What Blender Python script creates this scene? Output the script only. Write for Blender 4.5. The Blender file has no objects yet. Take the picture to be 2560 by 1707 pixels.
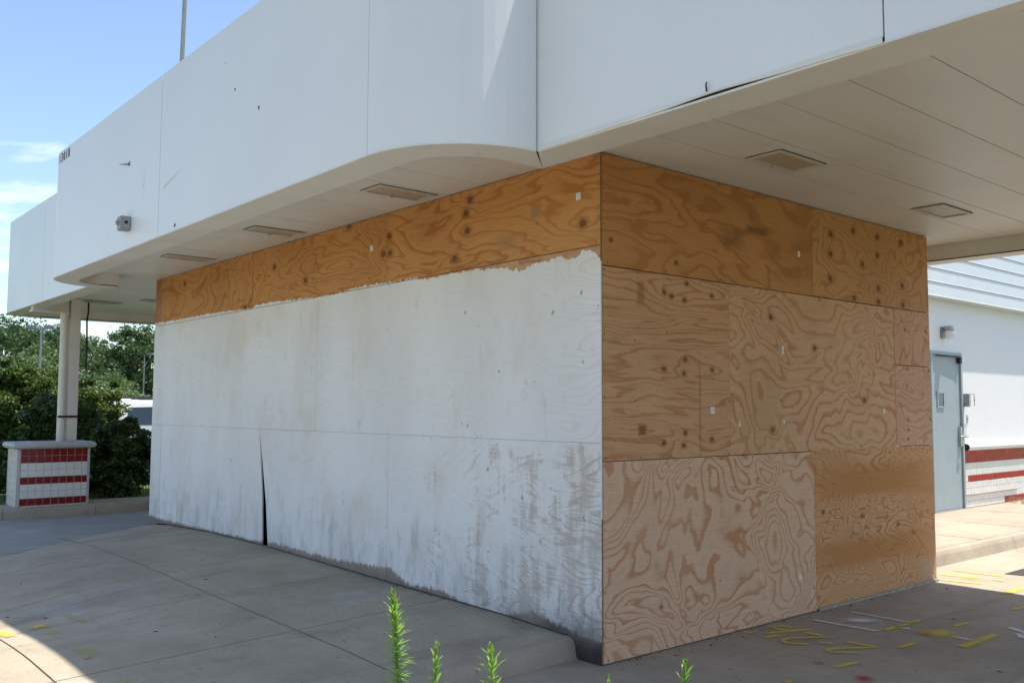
import bpy, bmesh, math, random
import numpy as np
from mathutils import Vector, Matrix
random.seed(7); rng = np.random.default_rng(7)
S = bpy.context.scene
COL = S.collection
PI = math.pi

# ------------------------------------------------------------------ camera
cam_data = bpy.data.cameras.new('camera')
cam_data.sensor_width = 36.0; cam_data.sensor_fit = 'HORIZONTAL'
cam_data.lens = 2301.2 / 2560 * 36.0
cam_data.clip_start = 0.05; cam_data.clip_end = 3000
cam = bpy.data.objects.new('camera', cam_data); COL.objects.link(cam)
CP = Vector((-4.2161, -4.0764, 1.5902))
yaw, pitch, roll = 0.8647, 0.0729, 0.0034
f_ = Vector((math.cos(pitch)*math.cos(yaw), math.cos(pitch)*math.sin(yaw), math.sin(pitch)))
r_ = Vector((math.sin(yaw), -math.cos(yaw), 0)); u_ = r_.cross(f_)
rr = math.cos(roll)*r_ + math.sin(roll)*u_; uu = math.cos(roll)*u_ - math.sin(roll)*r_
M = Matrix((rr, uu, -f_)).transposed().to_4x4(); M.translation = CP
cam.matrix_world = M
S.camera = cam

# ------------------------------------------------------------------ sky and sun
SUN = Vector((1.0, -0.66, 3.65)).normalized()
elev = math.asin(SUN.z); azim = math.atan2(SUN.x, SUN.y)
world = bpy.data.worlds.new('World'); S.world = world; world.use_nodes = True
wt = world.node_tree; wt.nodes.clear()
def wn(t, **kw):
    n = wt.nodes.new(t)
    for k, v in kw.items(): setattr(n, k, v)
    return n
sky = wn('ShaderNodeTexSky', sky_type='NISHITA', sun_disc=False)
sky.sun_elevation = elev; sky.sun_rotation = azim
sky.air_density = 1.0; sky.dust_density = 0.8; sky.ozone_density = 1.6; sky.altitude = 50
geo = wn('ShaderNodeTexCoord'); sep = wn('ShaderNodeSeparateXYZ')
wt.links.new(geo.outputs['Generated'], sep.inputs[0])
zc = wn('ShaderNodeMath', operation='MAXIMUM'); wt.links.new(sep.outputs[2], zc.inputs[0]); zc.inputs[1].default_value = 0.0
za = wn('ShaderNodeMath', operation='ADD'); wt.links.new(zc.outputs[0], za.inputs[0]); za.inputs[1].default_value = 0.22
dx = wn('ShaderNodeMath', operation='DIVIDE'); wt.links.new(sep.outputs[0], dx.inputs[0]); wt.links.new(za.outputs[0], dx.inputs[1])
dy = wn('ShaderNodeMath', operation='DIVIDE'); wt.links.new(sep.outputs[1], dy.inputs[0]); wt.links.new(za.outputs[0], dy.inputs[1])
cmb = wn('ShaderNodeCombineXYZ'); wt.links.new(dx.outputs[0], cmb.inputs[0]); wt.links.new(dy.outputs[0], cmb.inputs[1])
cmb.inputs[2].default_value = 3.7
csh = wn('ShaderNodeVectorMath', operation='ADD'); csh.inputs[1].default_value = (-0.205, -1.193, 0); wt.links.new(cmb.outputs[0], csh.inputs[0])
cn = wn('ShaderNodeTexNoise'); cn.inputs['Scale'].default_value = 1.15; cn.inputs['Detail'].default_value = 9; cn.inputs['Roughness'].default_value = 0.56
cn.inputs['Distortion'].default_value = 0.35
wt.links.new(csh.outputs[0], cn.inputs['Vector'])
cr = wn('ShaderNodeValToRGB'); cr.color_ramp.elements[0].position = 0.565; cr.color_ramp.elements[1].position = 0.72
cr.color_ramp.elements[0].color = (0,0,0,1); cr.color_ramp.elements[1].color = (.9,.9,.9,1)
wt.links.new(cn.outputs[0], cr.inputs[0])
mx = wn('ShaderNodeMix', data_type='RGBA'); mx.inputs[7].default_value = (7.0, 7.3, 7.7, 1)
wt.links.new(cr.outputs[0], mx.inputs[0]); wt.links.new(sky.outputs[0], mx.inputs[6])
bg = wn('ShaderNodeBackground'); bg.inputs[1].default_value = 0.113
wt.links.new(mx.outputs[2], bg.inputs[0])
wo = wn('ShaderNodeOutputWorld'); wt.links.new(bg.outputs[0], wo.inputs[0])

sun_data = bpy.data.lights.new('sun', 'SUN'); sun_data.energy = 3.8; sun_data.angle = math.radians(0.53)
sun_data.color = (1.0, 0.93, 0.82)
sun = bpy.data.objects.new('sun', sun_data); COL.objects.link(sun)
sun.rotation_euler = SUN.to_track_quat('Z', 'Y').to_euler(); sun.location = (4, -3, 14)
S.view_settings.view_transform = 'Standard'; S.view_settings.look = 'None'
S.view_settings.exposure = 1.12; S.view_settings.gamma = 1.0
S.view_settings.use_curve_mapping = False
S.render.engine = 'CYCLES'
S.cycles.max_bounces = 10; S.cycles.diffuse_bounces = 6; S.cycles.glossy_bounces = 4; S.cycles.transparent_max_bounces = 8
S.cycles.use_denoising = True; S.cycles.sample_clamp_indirect = 8
S.cycles.caustics_reflective = False; S.cycles.caustics_refractive = False

# ------------------------------------------------------------------ node helpers
class NT:
    def __init__(s, name):
        s.m = bpy.data.materials.new(name); s.m.use_nodes = True
        s.t = s.m.node_tree; s.t.nodes.clear()
        s.out = s.t.nodes.new('ShaderNodeOutputMaterial')
        s.bsdf = s.t.nodes.new('ShaderNodeBsdfPrincipled')
        s.t.links.new(s.bsdf.outputs[0], s.out.inputs[0])
        s._pos = None
    def n(s, t, **kw):
        x = s.t.nodes.new(t)
        for k, v in kw.items(): setattr(x, k, v)
        return x
    def put(s, sock, v):
        if isinstance(v, bpy.types.NodeSocket): s.t.links.new(v, sock)
        elif v is not None:
            if hasattr(sock.default_value, '__len__') and not hasattr(v, '__len__'): v = [v]*len(sock.default_value)
            if hasattr(v, '__len__') and len(v) == 3 and len(sock.default_value) == 4: v = (*v, 1)
            sock.default_value = v
    def math(s, op, a, b=None, c=None, clamp=False):
        x = s.n('ShaderNodeMath', operation=op); x.use_clamp = clamp
        s.put(x.inputs[0], a)
        if b is not None: s.put(x.inputs[1], b)
        if c is not None: s.put(x.inputs[2], c)
        return x.outputs[0]
    def add(s, a, b): return s.math('ADD', a, b)
    def sub(s, a, b): return s.math('SUBTRACT', a, b)
    def mul(s, a, b): return s.math('MULTIPLY', a, b)
    def pos(s):
        if s._pos is None:
            g = s.n('ShaderNodeNewGeometry'); q = s.n('ShaderNodeSeparateXYZ')
            s.t.links.new(g.outputs['Position'], q.inputs[0]); s._pos = (q.outputs[0], q.outputs[1], q.outputs[2], g.outputs['Position'])
        return s._pos
    def xyz(s, a, b, c):
        q = s.n('ShaderNodeCombineXYZ'); s.put(q.inputs[0], a); s.put(q.inputs[1], b); s.put(q.inputs[2], c); return q.outputs[0]
    def noise(s, vec, scale=1, detail=2, rough=.5, dist=0, col=False):
        q = s.n('ShaderNodeTexNoise')
        if vec is not None: s.put(q.inputs['Vector'], vec)
        q.inputs['Scale'].default_value = scale; q.inputs['Detail'].default_value = detail
        q.inputs['Roughness'].default_value = rough; q.inputs['Distortion'].default_value = dist
        return q.outputs[1 if col else 0]
    def smooth(s, v, a, b):
        q = s.n('ShaderNodeMapRange', interpolation_type='SMOOTHSTEP'); s.put(q.inputs[0], v)
        if a > b:
            q.inputs[1].default_value = b; q.inputs[2].default_value = a; q.inputs[3].default_value = 1; q.inputs[4].default_value = 0
        else:
            q.inputs[1].default_value = a; q.inputs[2].default_value = b
        return q.outputs[0]
    def rng(s, v, a, b, c, d):
        q = s.n('ShaderNodeMapRange'); s.put(q.inputs[0], v)
        for i, x in enumerate((a, b, c, d)): q.inputs[i+1].default_value = x
        return q.outputs[0]
    def mix(s, f, a, b, blend='MIX'):
        q = s.n('ShaderNodeMix', data_type='RGBA', blend_type=blend); q.clamp_factor = True
        s.put(q.inputs[0], f); s.put(q.inputs[6], a); s.put(q.inputs[7], b); return q.outputs[2]
    def ramp(s, v, stops):
        q = s.n('ShaderNodeValToRGB'); e = q.color_ramp.elements
        e[0].position, e[1].position = stops[0][0], stops[-1][0]
        for p, c in stops[1:-1]: e.new(p)
        for i, (p, c) in enumerate(stops): e[i].color = (c, c, c, 1) if not hasattr(c, '__len__') else (*c, 1)
        s.put(q.inputs[0], v); return q.outputs[0]
    def scale_col(s, col, f):
        q = s.n('ShaderNodeVectorMath', operation='SCALE'); s.put(q.inputs[0], col); s.put(q.inputs[3], f); return q.outputs[0]
    def bump(s, h, strength=.3, dist=.01):
        q = s.n('ShaderNodeBump'); q.inputs['Strength'].default_value = strength; q.inputs['Distance'].default_value = dist
        s.put(q.inputs['Height'], h); s.t.links.new(q.outputs[0], s.bsdf.inputs['Normal'])
    def done(s, col=None, rough=.6, spec=.4, metal=0):
        if col is not None: s.put(s.bsdf.inputs['Base Color'], col)
        s.put(s.bsdf.inputs['Roughness'], rough); s.bsdf.inputs['Specular IOR Level'].default_value = spec
        s.bsdf.inputs['Metallic'].default_value = metal
        return s.m

def simple(name, col, rough=.6, spec=.4, metal=0, var=.12, scale=6):
    t = NT(name); p = t.pos()[3]
    n = t.noise(p, scale, 4, .6)
    return t.done(t.scale_col(col, t.rng(n, .3, .7, 1-var, 1+var)), t.rng(n, .3, .7, max(.05, rough-.08), rough+.08), spec, metal)

# ------------------------------------------------------------------ materials
def fascia_mat():
    t = NT('fascia_white_panel'); x, y, z, p = t.pos()
    big = t.noise(p, .7, 3); st = t.noise(t.xyz(t.mul(x, 5), t.mul(y, 5), t.mul(z, .35)), 1, 4, .6)
    sp = t.smooth(t.noise(p, 22, 2), .74, .80)
    c = t.scale_col((.68, .70, .715), t.rng(big, .3, .7, .95, 1.03))
    c = t.mix(t.mul(t.smooth(st, .55, .85), .10), c, (.50, .48, .44))
    c = t.mix(t.mul(sp, .25), c, (.4, .36, .3))
    t.bump(t.noise(t.xyz(x, y, t.mul(z, .8)), 1.3, 1), .22, .03)
    return t.done(c, t.rng(big, .3, .7, .28, .40), .5)
def soffit_mat():
    t = NT('soffit_cream_metal'); x, y, z, p = t.pos()
    a = t.noise(p, .9, 3); b = t.noise(t.xyz(t.mul(x, .5), t.mul(y, 7), z), 1, 4, .65)
    c = t.scale_col((.65, .655, .62), t.rng(a, .3, .7, .93, 1.05))
    c = t.mix(t.mul(t.smooth(b, .5, .85), .25), c, (.42, .37, .3))
    t.bump(t.noise(t.xyz(t.mul(x, .6), y, z), 1.6, 1), .10, .03)
    return t.done(c, .42, .4)
def band_mat():
    t = NT('fascia_return_cream'); x, y, z, p = t.pos()
    a = t.noise(p, 2.2, 4, .6)
    c = t.scale_col((.66, .66, .62), t.rng(a, .3, .7, .92, 1.05))
    c = t.mix(t.mul(t.smooth(t.noise(p, 14, 4, .7), .62, .78), .5), c, (.33, .24, .16))
    return t.done(c, .5, .4)
def concrete(name, base, dark, seed=0., warm=.0, joint=False):
    t = NT(name); x, y, z, p = t.pos()
    q = t.xyz(t.add(x, seed), y, z)
    a = t.noise(q, .55, 5, .6, .4); b = t.noise(q, 3.2, 6, .65); c_ = t.noise(q, 60, 3, .6)
    st = t.noise(t.xyz(t.mul(x, .5), t.mul(y, 2.2), 3.3+seed), 1, 5, .6, .6)
    c = t.mix(t.smooth(a, .35, .68), base, dark)
    c = t.scale_col(c, t.rng(b, .3, .7, .88, 1.10))
    c = t.scale_col(c, t.rng(c_, .3, .7, .90, 1.08))
    c = t.mix(t.mul(t.smooth(st, .52, .72), .5), c, (.20, .165, .13))
    sp = t.smooth(t.noise(q, 34, 2, .5), .70, .76)
    c = t.mix(t.mul(sp, .6), c, (.10, .085, .07))
    gum = t.smooth(t.noise(t.xyz(t.add(x, seed), y, 5.5), 19, 1, .4), .735, .76)
    c = t.mix(t.mul(gum, .4), c, (.13, .12, .11))
    oil = t.smooth(t.noise(t.xyz(t.add(x, seed), y, 15.5), 1.1, 5, .65), .60, .72)
    c = t.mix(t.mul(oil, .30), c, (.14, .115, .095))
    wv = t.smooth(t.noise(t.xyz(t.mul(x, .8), t.mul(y, .8), 9.1+seed), 1.3, 4, .6), .62, .72)
    c = t.mix(t.mul(wv, .28), c, (.46, .47, .47))
    t.bump(t.add(t.mul(c_, .5), t.mul(b, .4)), .22, .006)
    return t.done(c, .82, .25)
def paint_white(name, col=(.78, .79, .79), rough=.5, dirt=.3, bump=0):
    t = NT(name); x, y, z, p = t.pos()
    a = t.noise(t.xyz(t.mul(x, 3), t.mul(y, 3), t.mul(z, .6)), 1, 5, .6)
    c = t.mix(t.mul(t.smooth(a, .5, .8), dirt), col, (.40, .35, .28))
    if bump: t.bump(t.noise(p, 55, 4, .6), bump, .012)
    return t.done(c, rough, .35)

def plywood(name, wall, seed, light, dark, bands=7., sx=.55, sy=1.9, knots=(), spots=(), contrast=1., paint=0, blotch=.25, kr=.022, warp=.7):
    """rotary-cut pine veneer: contour lines of a stretched noise field that swirl round the knots"""
    light = (light[0]*1.05, light[1]*1.04, light[2]*1.16); dark = (dark[0]*1.16, dark[1]*1.13, dark[2]*1.28)
    t = NT(name); x, y, z, p = t.pos()
    u = y if wall == 'L' else x
    v = z
    # gentle warp
    w1 = t.noise(t.xyz(t.mul(u, 1.3), t.mul(v, 1.3), seed+5), 1, 2)
    vv = t.add(v, t.mul(t.sub(w1, .5), warp*.5))
    h = t.noise(t.xyz(t.mul(u, sx), t.mul(vv, sy), seed), 1, 2.6, .5, .5)
    h2 = t.noise(t.xyz(t.mul(u, 9), t.mul(v, 14), seed+11), 1, 3, .6)
    fray = t.noise(t.xyz(t.mul(u, 14), t.mul(v, 110), seed+2), 1, 3, .6)
    hh = t.add(t.mul(h, bands*2.5), t.add(t.mul(h2, .40), t.mul(fray, .34)))
    kd = None
    for (ku, kv) in knots:
        du = t.mul(t.sub(u, ku), 1.0); dv = t.mul(t.sub(v, kv), 1.25)
        d2 = t.add(t.mul(du, du), t.mul(dv, dv))
        d = t.math('SQRT', d2)
        du2 = t.mul(du, .55); dd = t.add(t.mul(du2, du2), t.mul(dv, dv))
        wide = t.math('POWER', 2.718, t.mul(t.math('SQRT', t.add(dd, .0004)), -11.))
        hh = t.add(hh, t.mul(wide, (2.3 if kr > .02 else 1.6)*(1 if int(ku*100) % 2 else -1)))
        kd = d if kd is None else t.math('MINIMUM', kd, d)
    f = t.math('FRACT', hh)
    late = t.ramp(f, [(0, .0), (.45, .03), (.68, .34), (.77, .95), (.93, 1.), (.975, .15), (1, 0)])
    fine = t.smooth(t.math('FRACT', t.mul(hh, 3.0)), .55, .95)
    late = t.math('MAXIMUM', late, t.mul(fine, .26))
    vis = t.rng(t.noise(t.xyz(t.mul(u, 1.1), t.mul(v, 1.6), seed+31), 1, 2), .3, .7, .55, 1.)
    late = t.mul(t.mul(late, vis), contrast)
    fib = t.noise(t.xyz(t.mul(u, 5), t.mul(v, 190), seed+3), 1, 3, .6)
    bl = t.noise(t.xyz(t.mul(u, .9), t.mul(v, 1.4), seed+7), 1, 4, .6)
    c = t.mix(late, light, dark)
    c = t.scale_col(c, t.rng(fib, .25, .75, .84, 1.14))
    c = t.mix(t.mul(t.smooth(bl, .42, .72), blotch), c, tuple(q*.72 for q in dark))
    # rubbed grey dirt
    dr = t.smooth(t.noise(t.xyz(t.mul(u, 2.5), t.mul(v, 3.1), seed+17), 1, 6, .65), .60, .74)
    c = t.mix(t.mul(dr, .28), c, (.13, .105, .08))
    if kd is not None:
        jit = t.mul(t.sub(t.noise(t.xyz(t.mul(u, 40), t.mul(v, 40), seed), 1, 2), .5), .013)
        kk = t.add(kd, jit)
        c = t.mix(t.mul(t.smooth(kk, kr*2.6, kr*.9), .45), c, tuple(q*.55 for q in dark))
        c = t.mix(t.mul(t.smooth(kk, kr*1.1, kr*.75), .75), c, (.115, .042, .016))
        c = t.mix(t.mul(t.smooth(kk, kr*.55, kr*.3), .6), c, (.15, .075, .032))
    for (ku, kv, kw, kh, kcol, ka) in spots:
        du = t.math('ABSOLUTE', t.sub(u, ku)); dv = t.math('ABSOLUTE', t.sub(v, kv))
        nn = t.mul(t.sub(t.noise(t.xyz(t.mul(u, 12), t.mul(v, 30), seed), 1, 4), .5), .6)
        q = t.add(t.math('MAXIMUM', t.math('DIVIDE', du, kw), t.math('DIVIDE', dv, kh)), nn)
        c = t.mix(t.mul(t.smooth(q, 1.25, .35), ka), c, kcol)
    rough = .72
    if paint:
        def curve(pts, lo, hi, var, L=8.4):
            q = t.n('ShaderNodeFloatCurve'); cu = q.mapping.curves[0]
            pts = sorted(pts)
            cu.points[0].location = (0, (pts[0][1]-lo)/(hi-lo)); cu.points[1].location = (1, (pts[-1][1]-lo)/(hi-lo))
            for a, b in pts: 
                k = cu.points.new(min(max(a/L, .0005), .9995), (b-lo)/(hi-lo)); k.handle_type = 'VECTOR'
            q.mapping.update()
            t.put(q.inputs['Value'], t.math('DIVIDE', var, L))
            return t.add(t.mul(q.outputs[0], hi-lo), lo)
        top = curve([(7.865,2.685),(7.283,2.675),(6.597,2.676),(5.773,2.668),(5.334,2.646),(5.1,2.647),(5.06,2.674),(4.756,2.675),(4.38,2.661),(3.785,2.644),(3.354,2.638),(3.078,2.661),(2.527,2.653),(2.304,2.643),(2.136,2.651),(1.929,2.621),(1.513,2.626),(1.319,2.628),(1.072,2.611),(.93,2.600),(.901,2.577),(.759,2.564),(.67,2.591),(.509,2.594),(.36,2.609),(.34,2.58),(.205,2.578),(.156,2.634),(.042,2.592),(0.,2.54)], 2.4, 2.8, u)
        bot = curve([(8.1,.22),(7.62,.197),(6.85,.205),(5.86,.215),(5.08,.225),(4.83,.235),(4.5,.25),(4.06,.25),(3.3,.24),(2.6,.27),(2.39,.287),(2.12,.185),(1.95,.20),(1.71,.21),(1.37,.165),(1.3,.13),(.96,.145),(.75,.2),(.62,.233),(.44,.185),(.288,.17),(.077,.135),(0,.13)], 0., .4, u)
        steps = t.noise(t.xyz(t.mul(u, 26), t.mul(v, 5), 1.7), 1, 3, .7)
        e1 = t.add(t.sub(top, v), t.mul(t.sub(steps, .5), .085))
        e2 = t.add(t.sub(v, bot), t.mul(t.sub(steps, .5), .11))
        m_top = t.smooth(e1, -.003, .004); m_bot = t.smooth(e2, -.012, .02)
        # thin brushed coverage towards the corner and towards the ground
        strokes = t.noise(t.xyz(t.mul(u, 13), t.mul(v, 2.2), 4.2), 1, 5, .66)
        patch = t.noise(t.xyz(t.mul(u, 3.6), t.mul(v, 2.6), 8.8), 1, 5, .65)
        lowv = t.smooth(v, 1.5, .1); near = t.smooth(u, 2.8, .4)
        edge = t.smooth(u, .55, .0)
        lowz = t.smooth(v, 1.42, 1.25); wear = t.add(t.add(t.mul(t.mul(lowz, near), .17), t.mul(t.mul(lowv, near), .03)), t.add(t.mul(lowv, .05), t.mul(edge, .05)))
        thin = t.mul(t.add(t.mul(strokes, .7), t.mul(patch, .6)), 1)
        miss = t.smooth(t.add(t.add(thin, wear), t.add(t.mul(t.sub(fray, .5), .35), t.mul(late, .10))), .84, 1.02)
        cov = t.mul(t.mul(m_top, m_bot), t.sub(1., t.mul(miss, .62)))
        ghost = t.mul(late, t.add(.10, t.mul(edge, .2)))
        pc = t.mix(ghost, (.78, .78, .77), (.50, .43, .35))
        tint = t.noise(t.xyz(t.mul(u, 1.4), t.mul(v, .6), 14), 1, 3)
        pc = t.mix(t.smooth(tint, .35, .65), pc, t.scale_col(pc, .93))
        wm = t.noise(t.xyz(t.mul(u, 1.9), t.mul(v, 1.1), 71), 1, 5, .6)
        pc = t.mix(t.mul(t.smooth(wm, .48, .70), .55), pc, (.66, .60, .51))
        grime = t.smooth(t.add(t.noise(t.xyz(t.mul(u, 7), t.mul(v, 2.2), 21), 1, 5, .65), t.mul(t.mul(lowv, lowv), .22)), .58, .86)
        pc = t.mix(t.mul(grime, .42), pc, (.30, .29, .27))
        for (ku, kv) in [(1.376,1.468),(1.447,1.478),(1.132,1.155),(.751,.98),(.566,.7),(1.123,.568),(.736,.385),(.148,.289),(.154,.891),(.579,1.283),(.171,2.348),(1.416,2.312),(1.011,1.856),(.444,2.237),(.162,1.897)]:
            if ku < paint[0]-.1 or ku > paint[1]+.1 or kv < paint[2]-.1 or kv > paint[3]+.1: continue
            kn = 0.55+((ku*37.+kv*91.) % 1.)*.75
            d2 = t.add(t.math('POWER', t.math('ABSOLUTE', t.mul(t.sub(u, ku), 1.25)), 2.), t.math('POWER', t.math('ABSOLUTE', t.sub(v, kv)), 2.))
            d = t.add(t.math('SQRT', d2), t.mul(t.sub(t.noise(t.xyz(t.mul(u, 75), t.mul(v, 75), ku*9), 1, 2), .5), .05))
            hole = t.smooth(d, .017*kn, .009*kn)
            cov = t.mul(cov, t.sub(1., t.mul(hole, .8)))
            c = t.mix(hole, c, (.15, .105, .07))
        c = t.mix(t.mul(t.smooth(v, 2.5, 2.3), .72), c, (.41, .38, .345))
        # weathered bare wood near the ground and by the corner
        wet = t.mul(t.smooth(t.add(v, t.mul(t.sub(patch, .5), .25)), .42, .12), .75)
        c = t.mix(wet, c, (.145, .12, .098))
        dk = t.mul(t.smooth(t.add(v, t.mul(t.sub(patch, .5), .3)), .34, .05), t.smooth(u, 1.3, .05))
        c = t.mix(t.mul(dk, .9), c, (.035, .03, .027)); pc = t.mix(t.mul(dk, .75), pc, (.10, .105, .11))
        c = t.mix(cov, c, pc)
        t.bump(t.add(t.mul(fib, .3), t.add(t.mul(late, .25), t.mul(cov, .5))), .25, .002)
    else:
        t.bump(t.add(t.mul(fib, .5), t.mul(late, .4)), .22, .002)
    return t.done(c, rough, .25)

MAT = {}
MAT['fascia'] = fascia_mat(); MAT['soffit'] = soffit_mat(); MAT['band'] = band_mat()
MAT['walk'] = concrete('sidewalk_concrete', (.385, .335, .255), (.325, .28, .212), 0)
MAT['lot'] = concrete('lot_concrete', (.375, .325, .25), (.31, .265, .205), 13)
MAT['lane'] = concrete('lane_concrete', (.325, .315, .29), (.28, .27, .25), 31)
MAT['curb'] = concrete('curb_concrete', (.37, .315, .245), (.31, .26, .20), 47)
MAT['joint'] = simple('joint_dirt', (.075, .06, .048), .9, .1, 0, .3, 30)
MAT['asphalt'] = simple('asphalt', (.055, .055, .055), .9, .2, 0, .3, 60)
MAT['dark'] = simple('dark_cavity', (.03, .026, .023), .9, .1)
MAT['grey_metal'] = simple('galvanised_grey', (.33, .35, .36), .45, .5, .35, .15, 9)
MAT['box_grey'] = simple('painted_grey_box', (.27, .285, .30), .5, .4, 0, .12, 14)
MAT['steel'] = simple('brushed_steel', (.55, .55, .54), .3, .5, .9, .1, 20)
MAT['black'] = simple('black_rubber', (.018, .018, .018), .6, .3)
MAT['rust'] = simple('rusty_strap', (.035, .018, .012), .7, .2)
MAT['lens'] = simple('aged_light_lens', (.40, .34, .25), .35, .5, 0, .08, 5)
MAT['lens_frame'] = simple('light_frame', (.52, .50, .46), .45, .4, 0, .1, 20)
MAT['white_tile'] = simple('white_glazed_tile', (.70, .69, .66), .18, .5, 0, .06, 9)
MAT['red_tile'] = simple('red_glazed_tile', (.20, .010, .012), .16, .5, 0, .14, 9)
MAT['wall_red_tile'] = simple('red_wall_tile', (.34, .012, .022), .22, .4, 0, .12, 9)
MAT['grout'] = simple('tile_grout', (.60, .56, .50), .9, .1, 0, .2, 25)
MAT['cap_grey'] = simple('bullnose_grey_metal', (.47, .48, .48), .35, .5, .2, .08, 6)
MAT['post'] = paint_white('post_cream_paint', (.66, .62, .56), .5, .5)
MAT['stucco'] = paint_white('stucco_white', (.78, .78, .77), .75, .08, .35)
MAT['siding'] = simple('pale_blue_grey_siding', (.62, .66, .68), .4, .45, 0, .05, 2)
MAT['door'] = simple('blue_grey_door', (.30, .36, .38), .45, .4, 0, .07, 3)
MAT['glass'] = NT('dark_blue_glass').done((.03, .10, .14), .08, .6)
MAT['jar'] = NT('frosted_jar').done((.70, .69, .64), .15, .6)
MAT['sill_strip'] = simple('weathered_sill_strip', (.34, .32, .28), .8, .2, 0, .25, 14)
MAT['lumber'] = simple('framing_lumber', (.24, .15, .08), .8, .2, 0, .2, 8)
MAT['screw'] = simple('screw_head', (.05, .035, .03), .5, .4, .3, .2, 40)
MAT['digit'] = simple('dark_grey_vinyl', (.12, .125, .135), .6, .3, 0, .4, 60)
MAT['ghost_digit'] = simple('faded_vinyl_trace', (.58, .605, .63), .5, .3, 0, .05, 40)
MAT['stain'] = simple('brown_scrape', (.58, .53, .46), .7, .2, 0, .3, 40)
MAT['soil'] = simple('soil', (.10, .075, .05), .95, .1, 0, .35, 12)
def sticker():
    t = NT('barcode_sticker'); x, y, z, p = t.pos()
    bars = t.smooth(t.noise(t.xyz(t.mul(t.add(x, y), 260), 0, 0), 1, 1), .47, .53)
    fade = t.noise(p, 40, 2)
    c = t.mix(t.mul(t.mul(bars, .5), t.smooth(fade, .3, .6)), (.72, .73, .72), (.15, .16, .17))
    return t.done(c, .5, .3)
MAT['sticker'] = sticker()
def leafmat(name, a, b, trans=.25, rough=.5):
    t = NT(name); x, y, z, p = t.pos()
    oi = t.n('ShaderNodeObjectInfo')
    n = t.noise(p, 1.1, 4, .6); n2 = t.noise(p, 17, 2)
    c = t.mix(t.smooth(t.add(t.mul(n, .7), t.mul(n2, .3)), .35, .65), a, b)
    t.done(c, rough, .35)
    tr = t.n('ShaderNodeBsdfTranslucent'); t.put(tr.inputs[0], t.scale_col(c, 1.25))
    ms = t.n('ShaderNodeMixShader'); ms.inputs[0].default_value = trans
    t.t.links.new(t.bsdf.outputs[0], ms.inputs[1]); t.t.links.new(tr.outputs[0], ms.inputs[2]); t.t.links.new(ms.outputs[0], t.out.inputs[0])
    return t.m
MAT['leaf_forest'] = leafmat('forest_leaves', (.060, .105, .036), (.120, .185, .062), .35)
MAT['leaf_forest2'] = leafmat('forest_leaves_pale', (.095, .150, .055), (.160, .225, .085), .35)
MAT['leaf_forest3'] = leafmat('forest_leaves_deep', (.045, .085, .034), (.085, .140, .052), .35)
MAT['leaf_shrub'] = leafmat('shrub_leaves', (.050, .095, .020), (.120, .170, .036), .25, .35)  # sunlight put into the leaf colour: brighter copy for the sunlit shrubs
MAT['leaf_shrub_dark'] = leafmat('shrub_leaves_dark', (.036, .072, .020), (.085, .130, .034), .22, .35)  # shade put into the leaf colour: darker copy for shrubs by the canopy
MAT['leaf_weed'] = leafmat('weed_leaves', (.13, .27, .04), (.25, .42, .07), .4, .45)
MAT['leaf_dry'] = leafmat('dry_weed', (.25, .19, .07), (.33, .28, .10), .2, .7)
MAT['bark'] = simple('bark', (.11, .09, .07), .9, .1, 0, .3, 7)
MAT['grass'] = leafmat('grass_blades', (.07, .12, .03), (.16, .20, .06), .25, .6)
def ground_grass():
    t = NT('grass_ground'); p = t.pos()[3]
    n = t.noise(p, .25, 5, .6); n2 = t.noise(p, 9, 4, .7)
    c = t.mix(t.smooth(n, .35, .65), (.075, .12, .032), (.13, .165, .055))
    return t.done(t.scale_col(c, t.rng(n2, .3, .7, .75, 1.25)), .95, .1)
MAT['grass_ground'] = ground_grass()
MAT['car_white'] = NT('car_white_paint').done((.80, .80, .80), .2, .6)
MAT['car_dark'] = NT('car_dark_trim').done((.02, .02, .022), .5, .4)
MAT['car_glass'] = NT('car_glass').done((.02, .035, .045), .06, .7)
MAT['car_red'] = NT('car_red_lamp').done((.45, .01, .01), .2, .6)
MAT['tyre'] = simple('tyre_rubber', (.02, .02, .02), .8, .2)

# ------------------------------------------------------------------ mesh helpers
def obj_from(name, verts, faces, mat, parent=None, smooth=False):
    me = bpy.data.meshes.new(name); me.from_pydata([tuple(v) for v in verts], [], faces); me.update()
    return link(name, me, mat, parent, smooth)
def link(name, me, mat, parent=None, smooth=False):
    if mat is not None and not me.materials: me.materials.append(MAT[mat] if isinstance(mat, str) else mat)
    if smooth:
        for p in me.polygons: p.use_smooth = True
    o = bpy.data.objects.new(name, me); COL.objects.link(o)
    if parent is not None: attach(o, parent)
    return o
def attach(o, parent):
    o.parent = parent
    o.matrix_parent_inverse = Matrix.Translation(-world_loc(parent))
def world_loc(p):
    v = Vector(p.location)
    return v if p.parent is None else v          # parents are placed in world coordinates, unrotated
def empty(name, loc, label=None, cat=None, group=None, kind=None):
    o = bpy.data.objects.new(name, None); COL.objects.link(o); o.location = loc; o.empty_display_size = .2
    return tag(o, label, cat, group, kind)
def tag(o, label=None, cat=None, group=None, kind=None):
    if label: o['label'] = label
    if cat: o['category'] = cat
    if group: o['group'] = group
    if kind: o['kind'] = kind
    return o
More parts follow.
